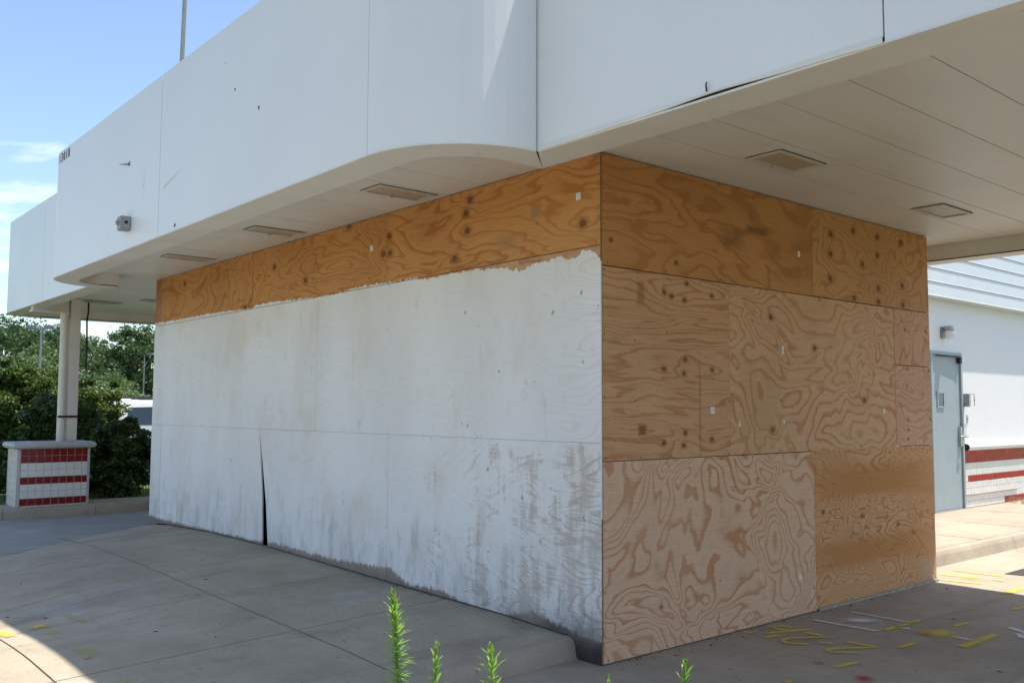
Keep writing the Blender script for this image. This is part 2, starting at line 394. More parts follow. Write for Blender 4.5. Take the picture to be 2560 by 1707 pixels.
class MB:
    def __init__(s): s.v = []; s.f = []
    def add(s, vs, fs):
        k = len(s.v); s.v += [tuple(a) for a in vs]; s.f += [tuple(i+k for i in q) for q in fs]; return s
    def box(s, x0, x1, y0, y1, z0, z1):
        return s.add([(x0,y0,z0),(x1,y0,z0),(x1,y1,z0),(x0,y1,z0),(x0,y0,z1),(x1,y0,z1),(x1,y1,z1),(x0,y1,z1)],
                     [(3,2,1,0),(4,5,6,7),(0,1,5,4),(1,2,6,5),(2,3,7,6),(3,0,4,7)])
    def tube(s, pts, r, n=10, cap=True):
        pts = [Vector(p) for p in pts]; rs = [float(q) for q in r] if hasattr(r, '__len__') else [float(r)]*len(pts)
        rings = []
        for i, p in enumerate(pts):
            d = (pts[min(i+1, len(pts)-1)] - pts[max(i-1, 0)]).normalized()
            a = d.cross(Vector((0, 0, 1)) if abs(d.z) < .95 else Vector((1, 0, 0))).normalized(); b = d.cross(a)
            rings.append([p + rs[i]*(math.cos(2*PI*k/n)*a + math.sin(2*PI*k/n)*b) for k in range(n)])
        vs = [v for q in rings for v in q]; fs = []
        for i in range(len(pts)-1):
            for k in range(n):
                fs.append((i*n+k, i*n+(k+1) % n, (i+1)*n+(k+1) % n, (i+1)*n+k))
        if cap: fs += [tuple(range(n-1, -1, -1)), tuple((len(pts)-1)*n+k for k in range(n))]
        return s.add(vs, fs)
    def prism(s, poly, fn, a, b):
        """poly of (p,q); fn(p,q,t)->xyz; extruded t from a to b"""
        n = len(poly)
        vs = [fn(p, q, a) for p, q in poly] + [fn(p, q, b) for p, q in poly]
        return s.add(vs, [tuple(range(n-1, -1, -1)), tuple(range(n, 2*n))] + [(i, (i+1) % n, n+(i+1) % n, n+i) for i in range(n)])
    def mesh(s, name, bevel=0, seg=2):
        bm = bmesh.new(); vs = [bm.verts.new(v) for v in s.v]
        for q in s.f:
            try: bm.faces.new([vs[i] for i in q])
            except ValueError: pass
        bmesh.ops.recalc_face_normals(bm, faces=bm.faces)
        if bevel: bmesh.ops.bevel(bm, geom=list(bm.edges), offset=bevel, segments=seg, affect='EDGES', clamp_overlap=True)
        me = bpy.data.meshes.new(name); bm.to_mesh(me); bm.free(); return me
    def build(s, name, mat, parent=None, bevel=0, smooth=False, seg=2):
        return link(name, s.mesh(name, bevel, seg), mat, parent, smooth)
def boxo(name, mat, parent, b, bevel=0): return MB().box(*b).build(name, mat, parent, bevel)
def arc(cx, cy, rx, ry, a0, a1, n=14):
    return [(cx+rx*math.cos(math.radians(a0+(a1-a0)*i/n)), cy+ry*math.sin(math.radians(a0+(a1-a0)*i/n))) for i in range(n+1)]
def offset_path(path, d):
    out = []
    for i, p in enumerate(path):
        a = Vector(path[max(i-1, 0)]); b = Vector(path[min(i+1, len(path)-1)]); t = (b-a).normalized()
        out.append((p[0]-t.y*d, p[1]+t.x*d))
    return out
def strip(path, z0, z1, th):
    """vertical sheet of thickness th along a plan path (thickness to the left of travel)"""
    inn = offset_path(path, th); n = len(path); m = MB()
    vs = [(x, y, z0) for x, y in path] + [(x, y, z1) for x, y in path] + [(x, y, z0) for x, y in inn] + [(x, y, z1) for x, y in inn]
    fs = []
    for i in range(n-1):
        fs += [(i, i+1, n+i+1, n+i), (2*n+i+1, 2*n+i, 3*n+i, 3*n+i+1), (i+1, i, 2*n+i, 2*n+i+1), (n+i, n+i+1, 3*n+i+1, 3*n+i)]
    fs += [(0, n, 3*n, 2*n), (n-1, 3*n-1, 4*n-1, 2*n-1)]
    return m.add(vs, fs)

# ================================================================== GROUND
ZF, ZS, ZT = 3.09, 3.25, 4.57
def hb(y):
    return float(np.interp(y, [.3, .93, 2.4, 4.7, 6.1, 7.6, 8.4], [.13, .155, .17, .205, .2, .15, .06]))
def sst(v, a, b):
    t = min(1., max(0., (v-a)/(b-a))); return t*t*(3-2*t)
def H(x, y): return max(.012, hb(y) + .03*min(x, 0) - .085*sst(y, 2.0, 3.9)*sst(-x, 1.5, 2.8))
g = obj_from('ground', [(-900,-900,-.06),(900,-900,-.06),(900,900,-.06),(-900,900,-.06)], [(0,1,2,3)], 'grass_ground'); tag(g, kind='structure')
g = obj_from('road', [(-40,17.5,-.03),(60,17.5,-.03),(60,75,-.03),(-40,75,-.03)], [(0,1,2,3)], 'asphalt'); tag(g, kind='structure')
lot = obj_from('concrete_lot', [(-14,-14,0),(16,-14,0),(16,10.55,0),(-14,10.55,0)], [(0,1,2,3)], 'lot'); tag(lot, kind='structure')
lane = obj_from('drive_lane', [(-13.9,7.2,.004),(-1.6,7.2,.004),(.4,8.2,.004),(6,8.3,.004),(6,10.5,.004),(-13.9,10.5,.004)], [(0,1,2,3,4,5)], 'lane'); tag(lane, kind='structure')
asph = obj_from('asphalt_lot', [(5.36,-.26,.004),(15.9,-.2,.004),(15.9,-13,.004),(7.2,-13,.004),(5.50,-.9,.004)], [(4,3,2,1,0)], 'asphalt'); tag(asph, kind='structure')
obj_from('planting_bed', [(-3.6,-3.4,.004),(-1.95,-3.4,.004),(-1.95,-1.3,.004),(-3.6,-1.3,.004)], [(0,1,2,3)], 'soil')['kind'] = 'structure'

# sidewalk under the boarded front: slabs cast one by one, joints between them
walk = empty('sidewalk', (-2.5, 3, 0), kind='structure')
YEND = lambda x: float(np.interp(x, [-7, -3, -1.95, -.99, -.1, .3, .6], [5.4, 6.0, 6.83, 7.7, 8.43, 8.52, 8.55]))
def slab(x0, x1, ya, yb, mat='walk', nx=8, ny=8, front=False, gap=.006):
    """ya,yb: callables of x"""
    vs, fs = [], []
    for j in range(ny+1):
        for i in range(nx+1):
            x = x0+gap+(x1-x0-2*gap)*i/nx; a = ya(x)+gap; b = yb(x)-gap; y = a+(b-a)*j/ny
            z = H(x, y)
            ye = YEND(x)
            if y > ye-1.0: z = z*(1-min(1, max(0, (y-ye+1.0)/1.0))**2*.9)+.004
            e = min(i, nx-i, j, ny-j)
            vs.append((x, y, z - (.004 if e == 0 else 0)))
    W = nx+1
    for j in range(ny):
        for i in range(nx): fs.append((j*W+i, j*W+i+1, (j+1)*W+i+1, (j+1)*W+i))
    k = len(vs)
    ring = [i for i in range(W)] + [j*W+nx for j in range(1, ny+1)] + [ny*W+i for i in range(nx-1, -1, -1)] + [j*W for j in range(ny-1, 0, -1)]
    for r in ring: vs.append((vs[r][0], vs[r][1], -.02))
    n = len(ring)
    for i in range(n): fs.append((ring[(i+1) % n], ring[i], k+i, k+(i+1) % n))
    return obj_from('slab', vs, fs, mat, walk)
XS = [-7., -4.3, -2.75, -1.25, .045]
YS = [lambda x: .30+.03*min(x, 0)*-0, lambda x: 1.64+.035*x, lambda x: 2.97+.0*x, lambda x: 4.27+.15*x, lambda x: 5.62+.13*x]
for i in range(4):
    for j in range(5):
        ya = YS[j]; yb = YS[j+1] if j < 4 else YEND
        slab(XS[i], XS[i+1], ya, yb)
m = MB()
for i in range(1, 4):
    for q in range(40):
        y0 = .32+q*(YEND(XS[i])-.5)/40; y1 = .32+(q+1)*(YEND(XS[i])-.5)/40
        m.add([(XS[i]-.009,y0,H(XS[i],y0)-.008),(XS[i]+.009,y0,H(XS[i],y0)-.008),(XS[i]+.006,y1,H(XS[i],y1)-.008),(XS[i]-.006,y1,H(XS[i],y1)-.008)], [(0,1,2,3)])
for j in range(1, 5):
    for q in range(40):
        x0 = -7+q*7.04/40; x1 = -7+(q+1)*7.04/40; a, b = YS[j](x0), YS[j](x1)
        if a > YEND(x0)-.1: continue
        m.add([(x0,a-.006,H(x0,a)-.009),(x1,b-.006,H(x1,b)-.009),(x1,b+.006,H(x1,b)-.009),(x0,a+.006,H(x0,a)-.009)], [(0,1,2,3)])
m.build('joint_filler', 'joint', walk)['kind'] = 'stuff'
# rolled curb along the front of the walk
def curb_run(name, x0, x1, yf, ztop, mat, parent, n=24, joints=()):
    prof = [(.0, -.02), (.0, .02), (.012, .55), (.03, .85), (.055, .97), (.10, 1.0)]
    vs, fs = [], []
    for i in range(n+1):
        x = x0+(x1-x0)*i/n
        for (py, pz) in prof: vs.append((x, yf(x)+py, ztop(x)*pz if pz > 0 else -.02))
    k = len(prof)
    for i in range(n):
        for q in range(k-1): fs.append((i*k+q, (i+1)*k+q, (i+1)*k+q+1, i*k+q+1))
    return obj_from(name, vs, fs, mat, parent, smooth=True)
curb_run('curb', -7, .045, lambda x: .222+.03*x if x > -1.2 else .186, lambda x: H(x, .32)+.002, 'curb', walk)

# right-hand walk in the sun, with its curb
walk2 = empty('sidewalk', (9, 1.2, 0), kind='structure')
xs = [5.0, 6.58, 8.1, 9.72, 11.3, 12.9, 15]
for a, b in zip(xs[:-1], xs[1:]):
    MB().box(a+.004, b-.004, .46, 2.3, -.03, .15).build('slab', 'curb', walk2, .006)
for a, b in zip([5.0, 7.22, 9.5, 12.2], [7.22, 9.5, 12.2, 15]):
    MB().prism([(.33,-.02),(.345,.03),(.365,.10),(.385,.135),(.41,.149),(.455,.15),(.455,-.02)], lambda p, q, t: (t, p, q), a+.003, b-.003).build('curb', 'curb', walk2)

# ------------------------------------------------------------------ spray marks on the lot (part of the pavement)
def spray_mat(name, col, dens=.85):
    t = NT(name); uv = t.n('ShaderNodeUVMap'); q = t.n('ShaderNodeSeparateXYZ'); t.t.links.new(uv.outputs[0], q.inputs[0])
    p = t.pos()[3]
    ac = t.math('ABSOLUTE', t.sub(q.outputs[1], .5))            # 0 centre .. .5 edge
    n = t.noise(p, 38, 4, .7); n2 = t.noise(p, 160, 2, .6)
    e = t.add(t.mul(ac, 2.), t.add(t.mul(t.sub(n, .5), .75), t.mul(t.sub(n2, .5), .7)))
    a = t.mul(t.smooth(e, 1.0, .05), t.mul(t.smooth(q.outputs[0], 1.25, .75), dens))
    t.done(t.scale_col(col, t.rng(n, .3, .7, .85, 1.1)), .75, .2)
    t.put(t.bsdf.inputs['Alpha'], a)
    return t.m
MAT['sp_yellow'] = spray_mat('spray_yellow', (.74, .58, .08), .72)
MAT['sp_faint'] = spray_mat('spray_yellow_faint', (.52, .46, .14), .38)
MAT['sp_white'] = spray_mat('spray_white', (.72, .73, .74), .85)
MAT['sp_wash'] = spray_mat('pale_spill', (.47, .47, .46), .22)
MAT['sp_red'] = spray_mat('spray_red', (.50, .02, .04), .7)
MAT['sp_orange'] = spray_mat('spray_orange', (.55, .18, .02), .6)
def smooth_path(pts, k=6):
    pts = [Vector(p) for p in pts]
    if len(pts) < 3: return [pts[0].lerp(pts[1], i/6) for i in range(7)]
    out = []
    for i in range(len(pts)-1):
        p0 = pts[max(i-1, 0)]; p1 = pts[i]; p2 = pts[i+1]; p3 = pts[min(i+2, len(pts)-1)]
        for j in range(k):
            t = j/k; c = .5
            out.append(p1*1 + (p2-p0)*(.12*t*(1-t)**2*2) + (p2-p1)*(3*t*t-2*t**3) - (p3-p1)*(.12*t*t*(1-t)*2))
    return out+[pts[-1]]
def stroke(pts, w, mat, zf=None, parent=lot):
    path = smooth_path(pts); vs, fs, uvs = [], [], []
    z = (lambda x, y: .006) if zf is None else zf
    for i, p in enumerate(path):
        t = (path[min(i+1, len(path)-1)]-path[max(i-1, 0)]).normalized(); nrm = Vector((-t.y, t.x))
        for s in (-1, 1):
            q = p+nrm*(w*.88*s); vs.append((q.x, q.y, z(q.x, q.y)))
    n = len(path)
    for i in range(n-1): fs.append((2*i, 2*i+2, 2*i+3, 2*i+1))
    me = bpy.data.meshes.new('spray_mark'); me.from_pydata(vs, [], fs); uvl = me.uv_layers.new()
    L = [i/(n-1) for i in range(n)]
    for lp in me.loops:
        i, s = divmod(lp.vertex_index, 2); e = abs(L[i]-.5)*2
        uvl.data[lp.index].uv = (max(0, (e-.8)/.2) if True else 0, s)
    return link('spray_mark', me, mat, parent)
def blob(c, a, b, ang, mat, zf=None, parent=lot):
    n = 20; vs = []; z = (lambda x, y: .007) if zf is None else zf
    vs.append((c[0], c[1], z(*c)))
    for i in range(n):
        t = 2*PI*i/n; x = a*1.55*math.cos(t); y = b*1.55*math.sin(t)
        X = c[0]+x*math.cos(ang)-y*math.sin(ang); Y = c[1]+x*math.sin(ang)+y*math.cos(ang); vs.append((X, Y, z(X, Y)))
    me = bpy.data.meshes.new('spray_mark'); me.from_pydata(vs, [], [(0, 1+i, 1+(i+1) % n) for i in range(n)]); uvl = me.uv_layers.new()
    for lp in me.loops: uvl.data[lp.index].uv = (0, .5 if lp.vertex_index == 0 else 1.)
    return link('spray_mark', me, mat, parent)
for pts, w, mt in [
    ([[1.405,-.044],[1.459,-.104]], .05, 'sp_yellow'),
    ([[1.811,-.188],[1.799,-.126],[1.686,-.075],[1.677,-.195]], .045, 'sp_yellow'),
    ([[1.497,-.17],[1.846,-.299]], .045, 'sp_yellow'), ([[1.392,-.236],[1.533,-.257]], .05, 'sp_yellow'),
    ([[1.738,-.33],[1.736,-.498],[1.529,-.364],[1.423,-.355],[1.383,-.427],[1.47,-.531]], .04, 'sp_yellow'),
    ([[1.552,-.554],[1.612,-.631]], .035, 'sp_yellow'),
    ([[1.719,-.66],[1.742,-.858],[1.523,-.72],[1.428,-.696],[1.398,-.756],[1.522,-.859]], .04, 'sp_yellow'),
    ([[1.102,-.95],[1.305,-.975]], .045, 'sp_yellow'), ([[1.85,-.97],[2.045,-.976]], .045, 'sp_yellow'),
    ([[2.244,-.665],[2.762,-.681]], .05, 'sp_yellow'), ([[2.765,-.931],[2.952,-.953]], .05, 'sp_yellow'),
    ([[2.192,-1.232],[2.731,-1.231]], .07, 'sp_yellow'),
    ([[2.623,-.179],[2.626,-.683]], .03, 'sp_white'), ([[2.144,-.142],[2.175,-.647]], .04, 'sp_white'),
    ([[2.407,-.635],[2.427,-.766]], .035, 'sp_white'), ([[2.439,-1.062],[2.442,-1.228]], .04, 'sp_white'),
    ([[3.041,-1.207],[2.954,-1.338],[2.85,-1.5]], .06, 'sp_white'), ([[2.76,-1.40],[2.90,-1.325]], .05, 'sp_white'),
    ([[4.324,-.672],[4.746,-.668]], .07, 'sp_yellow'), ([[3.694,-.973],[3.856,-1.001]], .05, 'sp_yellow'),
    ([[4.842,.132],[4.863,-.019]], .05, 'sp_yellow'), ([[5.17,.142],[5.203,-.297]], .05, 'sp_yellow'),
    ([[4.559,.014],[4.647,-.348]], .05, 'sp_yellow'), ([[4.946,-.329],[4.96,-.416]], .06, 'sp_yellow'),
    ([[.578,-.921],[.621,-.936]], .05, 'sp_yellow')]: stroke(pts, w, mt)
blob((2.394,-.393), .12, .075, -.7, 'sp_white'); blob((2.455,-.964), .13, .10, .0, 'sp_yellow'); blob((2.36,-.90), .05, .05, 0, 'sp_orange', lambda x, y: .009)
blob((1.103,-.826), .04, .035, 0, 'sp_orange'); blob((1.005,-1.182), .06, .05, .3, 'sp_red'); blob((4.909,-.127), .09, .075, 0, 'sp_yellow')
HZ = lambda x, y: H(x, y)+.004
for pts, w, mt in [([[-2.695,3.146],[-2.686,2.874]], .06, 'sp_yellow'), ([[-2.521,3.584],[-2.492,3.508]], .04, 'sp_faint'), ([[-2.246,3.268],[-2.221,2.847]], .05, 'sp_faint'),
                   ([[-2.481,2.789],[-2.453,2.635]], .07, 'sp_faint'), ([[-2.471,2.147],[-2.431,1.91]], .08, 'sp_faint'), ([[-2.477,1.304],[-2.451,1.209]], .08, 'sp_faint')]:
    stroke(pts, w, mt, HZ, walk)
stroke([[-2.75,3.50],[-2.1,3.58],[-1.6,3.70],[-1.1,3.74],[-.7,3.80]], .11, 'sp_wash', HZ, walk); stroke([[-2.5,3.42],[-2.0,3.60],[-1.5,3.62]], .06, 'sp_wash', lambda x, y: H(x, y)+.006, walk)
blob((-2.474,3.041), .07, .06, 0, 'sp_yellow', HZ, walk); blob((-2.48,1.862), .025, .022, 0, 'sp_orange', HZ, walk)

# litter: flecks of bark and leaf on the paving
m = MB()
for i in range(150):
    x, y = random.uniform(-3, 4.4), random.uniform(-2, 6)
    if -.05 < x and 0 < y < 8.1: 
        if y > -.05: continue
    z = (H(x, y) if y > .4 and x < 0 else .004)+.002
    if .18 < y < .4: continue
    L = random.uniform(.008, .028); W_ = L*random.uniform(.25, .6); a = random.uniform(0, PI); dxv, dyv = math.cos(a), math.sin(a)
    m.add([(x-dxv*L, y-dyv*L, z), (x-dyv*W_*.5, y+dxv*W_*.5, z+.005), (x+dxv*L, y+dyv*L, z+.002), (x+dyv*W_*.5, y-dxv*W_*.5, z+.006)], [(0,1,2,3)])
for i in range(190):
    if i % 2: x, y = -abs(random.gauss(0, .05))-.012, random.uniform(.4, 7.9)
    else: x, y = random.uniform(.1, 4.4), -abs(random.gauss(0, .06))-.03
    z = (H(x, y) if y > .4 else .004)+.002; L = random.uniform(.006, .02); W_ = L*random.uniform(.3, .7); a = random.uniform(0, PI); dxv, dyv = math.cos(a), math.sin(a)
    m.add([(x-dxv*L, y-dyv*L, z), (x-dyv*W_*.5, y+dxv*W_*.5, z+.005), (x+dxv*L, y+dyv*L, z+.002), (x+dyv*W_*.5, y-dxv*W_*.5, z+.006)], [(0,1,2,3)])
tag(m.build('debris', 'rust'), 'dark flecks of dry leaf and bark scattered on the concrete', 'debris', kind='stuff')

# ================================================================== CANOPY
can = empty('canopy', (1.9, 2.5, ZF), 'long white panelled canopy with rounded corners and cream soffit over the boarded front', 'canopy')
c1 = [( -.67-.70*math.sin(math.radians(a)), .60-.73*math.cos(math.radians(a))) for a in np.linspace(0, 90, 17)]      # (-.67,-.13)->(-1.37,.6)
lip1 = arc(-.78, 7.42, .59, .63, 180, 90, 14)
lip2 = arc(-.30, 12.36, .54, .54, 180, 90, 14)
def fasc(path, z0=ZF+.012, z1=ZT, name='fascia_panel', mat='fascia'):
    return strip(path, z0, z1, -.02).build(name, mat, can)
def lin(a, b, n=2): return [(a[0]+(b[0]-a[0])*i/n, a[1]+(b[1]-a[1])*i/n) for i in range(n+1)]
XR = -.66; XL = -1.37; X2 = -.84; XB = 5.26; YB = -8.0; YE = 12.9
g_ = .004
runs = []
yj = [YB, -6.52, -4.39, -2.26, -.13]
for a, b in zip(yj[:-1], yj[1:]): runs.append(lin((XR, a+g_), (XR, b-g_)))
runs.append([p for p in c1] + [])
runs.append(lin((XL, .60+g_), (XL, 4.11-g_)))
runs.append(lin((XL, 4.11+g_), (XL, 7.42-g_)))
runs.append(lip1 + [(-.80, 8.05), (-.84+g_, 8.05)])
runs.append(lin((X2, 8.06), (X2, 10.23-g_)))
runs.append(lin((X2, 10.23+g_), (X2, 12.36-g_)))
runs.append(lip2 + lin((-.25, YE), (1.6, YE)))
runs.append(lin((1.6+g_, YE), (XB-.01, YE)))
runs.append(lin((XB, YE), (XB, 6.))); runs.append(lin((XB, 6.-g_), (XB, -1.))); runs.append(lin((XB, -1.-g_), (XB, YB)))
runs.append(lin((XB, YB), (XR, YB)))
for ri, r in enumerate(runs):
    o = fasc(r, ZF+.034) if ri == 3 else fasc(r)
    if len(r) > 4: 
        for p in o.data.polygons: p.use_smooth = False
boxo('corner_trim', 'lens_frame', can, (XR-.007, XR+.004, -.1385, -.1275, ZF+.012, ZT))
# thin edge trim below every panel
for ri, r in enumerate(runs):
    if ri != 3: strip(offset_path(r, .004), ZF+.001, ZF+.011, -.02).build('edge_trim', 'band', can)
# on the panel past the curve the trim is torn and curls up, leaving a dark slot above the return
gapf = lambda y: .003+.007*sst(-y, .2, .9)*(1-sst(-y, 2.0, 2.24))+.014*math.exp(-((y+1.42)/.28)**2)
ty = list(np.linspace(-2.256, -.135, 40)); vs = []
for y in ty: vs += [(XR-.004, y, ZF+.001+gapf(y)), (XR-.004, y, ZF+.033), (XR+.006, y, ZF+.033), (XR+.006, y, ZF+.001+gapf(y))]
obj_from('edge_trim', vs, [tuple(4*i+q for q in (0, 1)) + tuple(4*i+4+q for q in (1, 0)) for i in range(39)]+[(4*i+3, 4*i, 4*i+4, 4*i+7) for i in range(39)], 'band', can)
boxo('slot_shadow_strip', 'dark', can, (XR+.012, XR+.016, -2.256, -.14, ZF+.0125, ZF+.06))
# dark backing behind the joints (a few cm inside)
back = []
for r in runs: back += r
m = MB()
for a, b in zip(back[:-1], back[1:]):
    pass
for r in runs:
    q = offset_path(r, -.024); n = len(q)
    m.add([(x, y, ZF+.03) for x, y in q]+[(x, y, ZT-.03) for x, y in q], [(i, i+1, n+i+1, n+i) for i in range(n-1)])
m.build('panel_backing', 'dark', can)
# underside return (band) and inner skirt
BW = .265
def band(out, inn, name='fascia_return', sag=None, n=None):
    k = len(out); vs = []; fs = []
    for (x, y), (a, b) in zip(out, inn):
        s = sag(y) if sag else 0
        vs += [(x, y, ZF-s), (a, b, ZF-s*.15), (a, b, ZF-s*.15+.012), (x, y, ZF-s+.012)]
    for i in range(k-1):
        for q in range(4): fs.append((4*i+q, 4*i+(q+1) % 4, 4*i+4+(q+1) % 4, 4*i+4+q))
    fs += [(0,3,2,1), (4*k-4, 4*k-3, 4*k-2, 4*k-1)]
    return obj_from(name, vs, fs, 'band', can)
def skirt(inn):
    q = inn; n = len(q)
    return strip(q, ZF+.001, ZS+.02, .004).build('inner_skirt', 'band', can)
sagf = lambda y: .026*math.exp(-((y+1.68)/.30)**2)+.009*math.exp(-((y+1.0)/.5)**2)
IR = XR+.27; IL = XL+BW
# right front
ys = [YB+.27]+list(np.linspace(-7, -2.2625, 8)); outp = [(XR+.003, y) for y in ys]; inp = [(IR, y) for y in ys]; band(outp, inp)
ys = list(np.linspace(-2.262, -.135, 26)); band([(XR+.003, y) for y in ys], [(IR, y+ (0 if i < 25 else .255)) for i, y in enumerate(ys)], sag=None)
skirt([(IR, YB+.27), (IR, .12)])
ic = [(IR, .12)] + [(-.67-.435*math.sin(math.radians(a))-0.0, .55-.43*math.cos(math.radians(a))) for a in np.linspace(8, 90, 16)]
band([(x+.003, y+.003) for x, y in c1], ic); skirt(ic[:]) 
IL = ic[-1][0]
band([(XL+.003, .603), (XL+.003, 4.108)], [(IL, .553), (IL, 4.108)]); band([(XL+.003, 4.112), (XL+.003, 7.418)], [(IL, 4.112), (IL, 7.42)])
skirt([(IL, .55), (IL, 7.42)])
il = arc(-.78, 7.42, -(IL+.78), .36, 180, 90, 14)
band([(x+.002, y-.002) for x, y in lip1]+[(-.56, 8.045)], il+[(-.56, 7.78)]); skirt(il+[(-.56, 7.78)])
boxo('return_end', 'band', can, (-.562, -.55, 7.78, 8.045, ZF+.001, ZS+.01))
I2 = X2+.25
band([(X2+.003, 8.06), (X2+.003, 10.228)], [(I2, 8.06), (I2, 10.228)]); band([(X2+.003, 10.232), (X2+.003, 12.36)], [(I2, 10.232), (I2, 12.36)])
skirt([(I2, 8.06), (I2, 12.36)])
i2 = arc(-.30, 12.36, -(I2+.30), .29, 180, 90, 12)+[(1.6, 12.65)]
o2 = [(x, y-.002) for x, y in arc(-.30, 12.36, .54, .54, 180, 90, 12)]+[(1.6, YE-.002)]
band(o2, i2); skirt(i2)
band([(1.604, YE-.002), (XB-.003, YE-.002)], [(1.604, 12.65), (5.02, 12.65)]); skirt([(1.604, 12.65), (5.02, 12.65)])
band([(XB-.003, YE-.01), (XB-.003, 3.)], [(5.02, 12.64), (5.02, 3.)]); band([(XB-.003, 2.996), (XB-.003, YB+.27)], [(5.02, 2.996), (5.02, YB+.27)])
skirt([(5.02, 12.65), (5.02, YB+.27)])
band([(XB-.003, YB+.002), (XR, YB+.002)], [(5.02, YB+.265), (XR+.27, YB+.265)]); skirt([(5.02, YB+.27), (IR, YB+.27)])
# soffit boards, one by one
k = -18
while True:
    a = -.46+.42*k; b = a+.42; k += 1
    if a > 12.6: break
    if b < YB+.3: continue
    a_, b_ = max(a, YB+.28), min(b, 12.64)
    x0 = (-.62 if b_ < .12 else (-.98 if b_ < .5 else -1.33)) if b_ < 7.9 else -.80
    if 7.4 < b_ < 7.9: x0 = -1.0
    dz = random.uniform(0, .002)
    MB().box(x0, 5.015, a_+.0035, b_-.0035, ZS+dz, ZS+.02).build('soffit_board', 'soffit', can)
boxo('soffit_backing', 'dark', can, (-.6, 5.2, YB+.05, 12.85, ZS+.022, ZS+.03))
obj_from('roof_deck', [(XR+.03,YB+.03,ZT-.25),(XB-.03,YB+.03,ZT-.25),(XB-.03,YE-.03,ZT-.25),(-.3,YE-.03,ZT-.25),(X2+.03,12.3,ZT-.25),(X2+.03,8.0,ZT-.25),(-.85,7.98,ZT-.25),(XL+.03,7.35,ZT-.25),(XL+.03,.65,ZT-.25),(-.68,-.08,ZT-.25)], [tuple(range(10))], 'grey_metal', can)
# dropped beam from the column to the fascia
boxo('cross_beam', 'band', can, (-.80, -.30, 10.92, 11.02, 3.03, ZS+.005))
boxo('beam_flange', 'fascia', can, (-.82, -.29, 10.88, 11.04, 3.012, 3.029))
# house number on the rounded end: 3010 with a faded trace before it
def text_mesh(txt, size, mat, loc, sx=1.):
    cu = bpy.data.curves.new('house_number', 'FONT'); cu.body = txt; cu.size = size; cu.extrude = .0015; cu.align_x = 'LEFT'
    tmp = bpy.data.objects.new('tmp_text', cu); COL.objects.link(tmp)
    dg = bpy.context.evaluated_depsgraph_get(); dg.update()
    me = bpy.data.meshes.new_from_object(tmp.evaluated_get(dg)); bpy.data.objects.remove(tmp)
    # text x -> -Y (reads left to right for a viewer at -X), text y -> +Z
    for v in me.vertices:
        x, y, z = v.co; v.co = (loc[0]-z, loc[1]-x*sx, loc[2]+y)
    me.materials.clear(); me.update()
    return link('house_number', me, mat, can)
for i, ch in enumerate('3010'): text_mesh(ch, .155, 'digit', (XL-.003, 7.375-.093*i, 4.435), .86)
text_mesh('N', .155, 'ghost_digit', (XL-.003, 7.49, 4.435), .8)
# scars on the panels: holes, scrapes, cut wires
m = MB()
for (y, z, r) in [(2.53,4.014,.010),(2.106,3.764,.012),(2.722,4.272,.006),(3.7,3.143,.016),(5.542,4.02,.008),(4.943,3.924,.022),(5.54,3.3,.006),(3.2,3.9,.004),(4.5,3.5,.004)]:
    pts = [(XL-.0025, y+r*math.cos(t)*random.uniform(.6, 1.2), z+r*1.2*math.sin(t)*random.uniform(.6, 1.2)) for t in np.linspace(0, 2*PI, 9)[:-1]]
    m.add(pts, [tuple(range(8))])
m.tube([(XL-.002, 4.95, 3.926), (XL-.03, 5.02, 3.935), (XL-.05, 5.07, 3.932)], .003, 5); m.tube([(XL-.002, 4.94, 3.92), (XL-.04, 5.0, 3.918)], .003, 5)
m.build('panel_holes', 'rust', can)['kind'] = 'stuff'
m = MB()
for (a, b) in [((4.0, 3.52), (3.62, 3.60)), ((4.52, 3.60), (4.5, 3.76))]:
    dy, dz = b[0]-a[0], b[1]-a[1]; L = math.hypot(dy, dz); w = .004
    m.add([(XL-.002, a[0]-dz/L*w, a[1]+dy/L*w), (XL-.002, a[0]+dz/L*w, a[1]-dy/L*w), (XL-.002, b[0]+dz/L*w*.3, b[1]-dy/L*w*.3), (XL-.002, b[0]-dz/L*w*.3, b[1]+dy/L*w*.3)], [(0,1,2,3)])
m.build('scrape_marks', 'stain', can)['kind'] = 'stuff'
m = MB(); m.tube([(XR-.003, -1.36, 3.13), (XR-.02, -1.37, 3.16), (XR-.018, -1.375, 3.168)], .004, 6); m.build('cut_wire', 'black', can)

# grey junction box on the fascia
jb = empty('junction_box', (XL, 4.87, 3.25), 'small grey electrical junction box fixed to the white canopy fascia', 'junction box')
boxo('housing', 'box_grey', jb, (XL-.095, XL-.001, 4.835, 4.945, 3.262, 3.395), .005)
MB().tube([(XL-.112, 4.90, 3.335), (XL-.094, 4.90, 3.335)], .026, 14).build('photocell', 'box_grey', jb)
MB().tube([(XL-.122, 4.90, 3.335), (XL-.112, 4.90, 3.335)], [.012, .018], 12).build('photocell_eye', 'box_grey', jb)
MB().tube([(XL-.045, 4.834, 3.335), (XL-.045, 4.831, 3.335)], .015, 12).build('knockout', 'dark', jb)

